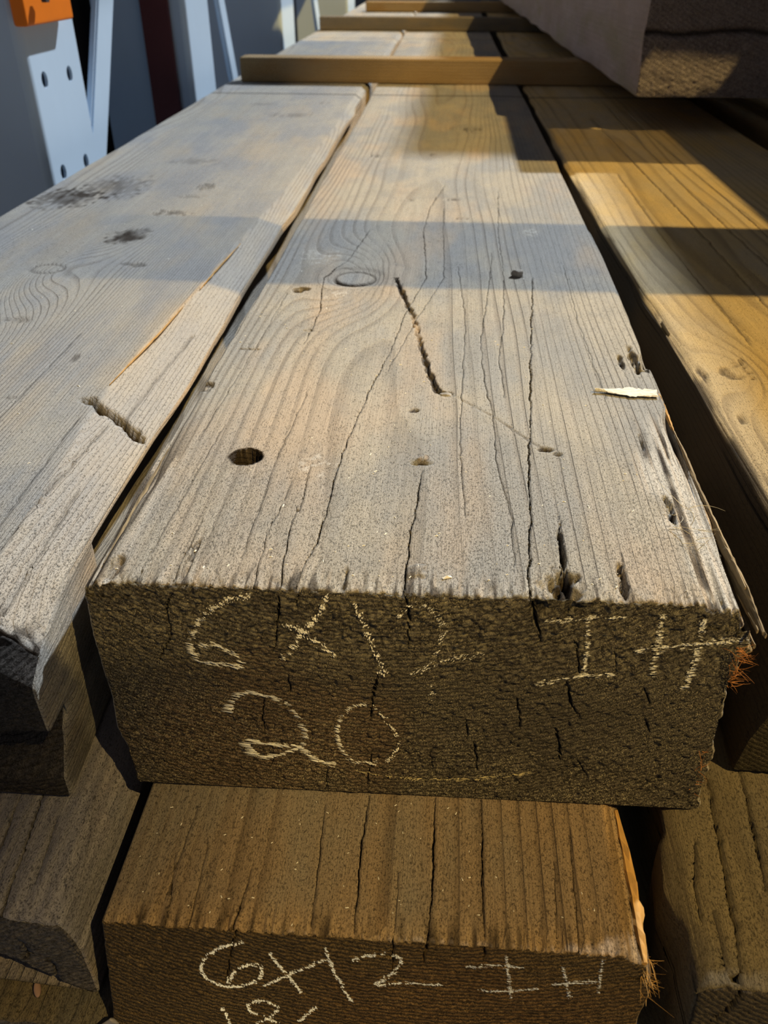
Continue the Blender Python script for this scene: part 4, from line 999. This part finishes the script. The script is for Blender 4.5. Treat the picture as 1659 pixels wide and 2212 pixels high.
# ------------------------------------------------------------------ steel racking on the left
def plate_with_holes(name, y0, y1, z0, z1, holes, r, x, th, mat, parent):
    cu = bpy.data.curves.new('tmp', 'CURVE'); cu.dimensions = '2D'; cu.fill_mode = 'BOTH'; cu.extrude = th / 2
    def spl(pts):
        s = cu.splines.new('POLY'); s.points.add(len(pts) - 1); s.use_cyclic_u = True
        for p, q in zip(s.points, pts): p.co = (q[0], q[1], 0, 1)
    spl([(y0, z0), (y1, z0), (y1, z1), (y0, z1)])
    for hy, hz in holes:
        spl([(hy + r * .92 * math.cos(a * math.tau / 28), hz + r * math.sin(a * math.tau / 28)) for a in range(28)])
    tmp = bpy.data.objects.new('tmp', cu); COL.objects.link(tmp)
    dg = bpy.context.evaluated_depsgraph_get(); me = bpy.data.meshes.new_from_object(tmp.evaluated_get(dg))
    bpy.data.objects.remove(tmp, do_unlink=True); bpy.data.curves.remove(cu)
    me.name = name; me.materials.clear(); me.materials.append(mat)
    me.transform(Matrix(((0, 0, 1, x - th / 2), (1, 0, 0, 0), (0, 1, 0, 0), (0, 0, 0, 1))))
    return link(bpy.data.objects.new(name, me), parent)
def bar_yz(name, p, q, w, x, th, mat, parent):
    """flat bar in the plane of the rack frame from (y,z) p to q"""
    a = Vector((0, p[0], p[1])); b = Vector((0, q[0], q[1])); d = (b - a).normalized(); n = Vector((0, -d.z, d.y)) * w / 2
    bm = bmesh.new(); vs = []
    for xx in (x, x - th):
        for c in (a + n, a - n, b - n, b + n): vs.append(bm.verts.new((xx, c.y, c.z)))
    bm.faces.new(vs[:4]); bm.faces.new(vs[4:][::-1])
    for i in range(4): bm.faces.new((vs[i], vs[(i + 1) % 4], vs[4 + (i + 1) % 4], vs[4 + i]))
    bmesh.ops.bevel(bm, geom=bm.edges[:], offset=min(0.003, th * .3), segments=2, affect='EDGES')
    return mesh_bm(name, bm, mat, parent, smooth=False)
RX = -0.53
def upright(loc_y, y0, y1, label, holes=(), braces=(), depth=0.30, plate_bevel=0.012):
    root = empty('rack_upright', (RX, loc_y, -0.70)); Minv = Matrix.Translation((-RX, -loc_y, 0.70))
    hs = [(a, b) for a, b in holes]
    p = plate_with_holes('face_plate', y0 + plate_bevel, y1, -0.70, 1.0, hs, 0.0100, RX, 0.004, M['galv'], root)
    p.data.transform(Minv); p['label'] = 'pale galvanised face with punched holes' if hs else 'pale galvanised face'
    bm = bmesh.new(); bm_box(bm, RX - depth, RX - 0.012, y0, y0 + 0.006, -0.70, 1.0)
    o = mesh_bm('side_flange', bm, M['galv_dark'], root); o.data.transform(Minv); o['label'] = 'slate blue side of the post facing the camera'
    bm = bmesh.new(); vs = []                                         # rolled corner between the two
    for i in range(7):
        a = math.pi / 2 * i / 6
        vs.append([bm.verts.new((RX - 0.012 + 0.012 * math.sin(a) , y0 + plate_bevel - plate_bevel * math.cos(a), z)) for z in (-0.70, 1.0)])
    for i in range(6): bm.faces.new((vs[i][0], vs[i + 1][0], vs[i + 1][1], vs[i][1]))
    o = mesh_bm('rolled_corner', bm, M['galv'], root, smooth=True); o.data.transform(Minv)
    bm = bmesh.new(); bm_box(bm, RX - depth, RX - 0.004, y1 - 0.004, y1, -0.70, 1.0)
    o = mesh_bm('side_flange', bm, M['galv_dark'], root); o.data.transform(Minv)
    if hs:
        bm = bmesh.new(); bm_box(bm, RX - 0.05, RX - 0.045, y0 + 0.02, y1 - 0.01, -0.70, 1.0)
        o = mesh_bm('inner_web', bm, M['galv'], root); o.data.transform(Minv); o['label'] = 'grey inner web seen through the holes'
    for (a, b, w) in braces:
        o = bar_yz('brace', a, b, w, RX - 0.006, 0.012, M['galv'], root); o.data.transform(Minv)
    return tag(root, label, 'rack upright', 'rack uprights')
hz = [0.093 - 0.1145 * k for k in range(-7, 7)]
upright(0.93, 0.852, 1.019, 'nearest pale steel rack upright with punched holes, beside the grey timber',
        [(0.894, z) for z in hz] + [(0.976, z - 0.002) for z in hz], [((0.995, -0.10), (1.335, 0.40), 0.058)], depth=0.5)
upright(1.66, 1.580, 1.752, 'second pale steel rack upright, beside the maroon post', (), [((2.03, -0.17), (1.70, 0.62), 0.052)], depth=0.19)
upright(2.70, 2.600, 2.815, 'third steel rack upright, just above the left end of the nearest stick', (), [((3.55, -0.20), (2.93, 0.62), 0.075)], depth=0.28)
upright(4.48, 4.33, 4.63, 'farthest steel rack upright, beyond the dark grey stick', (), (), depth=0.25)
bm = bmesh.new(); bm_box(bm, RX - 0.085, RX - 0.030, 1.562, 1.574, -0.70, 1.0)
o = mesh_bm('maroon_post', bm, M['maroon']); tag(o, 'maroon painted steel post beside the second upright', 'post')
root = empty('rack_bracket', (RX + 0.016, 0.90, 0.158))
bm = bmesh.new(); bm_box(bm, RX + 0.0025, RX + 0.020, 0.834, 0.978, 0.157, 0.32, 0.004, 3)
o = mesh_bm('bracket_body', bm, M['orange'], root); o.data.transform(Matrix.Translation((-RX - 0.016, -0.90, -0.158)))
bm = bmesh.new(); bmesh.ops.create_cone(bm, cap_ends=True, segments=6, radius1=0.008, radius2=0.008, depth=0.006)
bmesh.ops.rotate(bm, verts=bm.verts, matrix=Matrix.Rotation(math.pi / 2, 3, 'Y')); bmesh.ops.translate(bm, verts=bm.verts, vec=(0.0165, -0.030, 0.030))
mesh_bm('bolt', bm, M['bolt'], root)
tag(root, 'bright orange beam bracket bolted on the nearest upright', 'bracket')
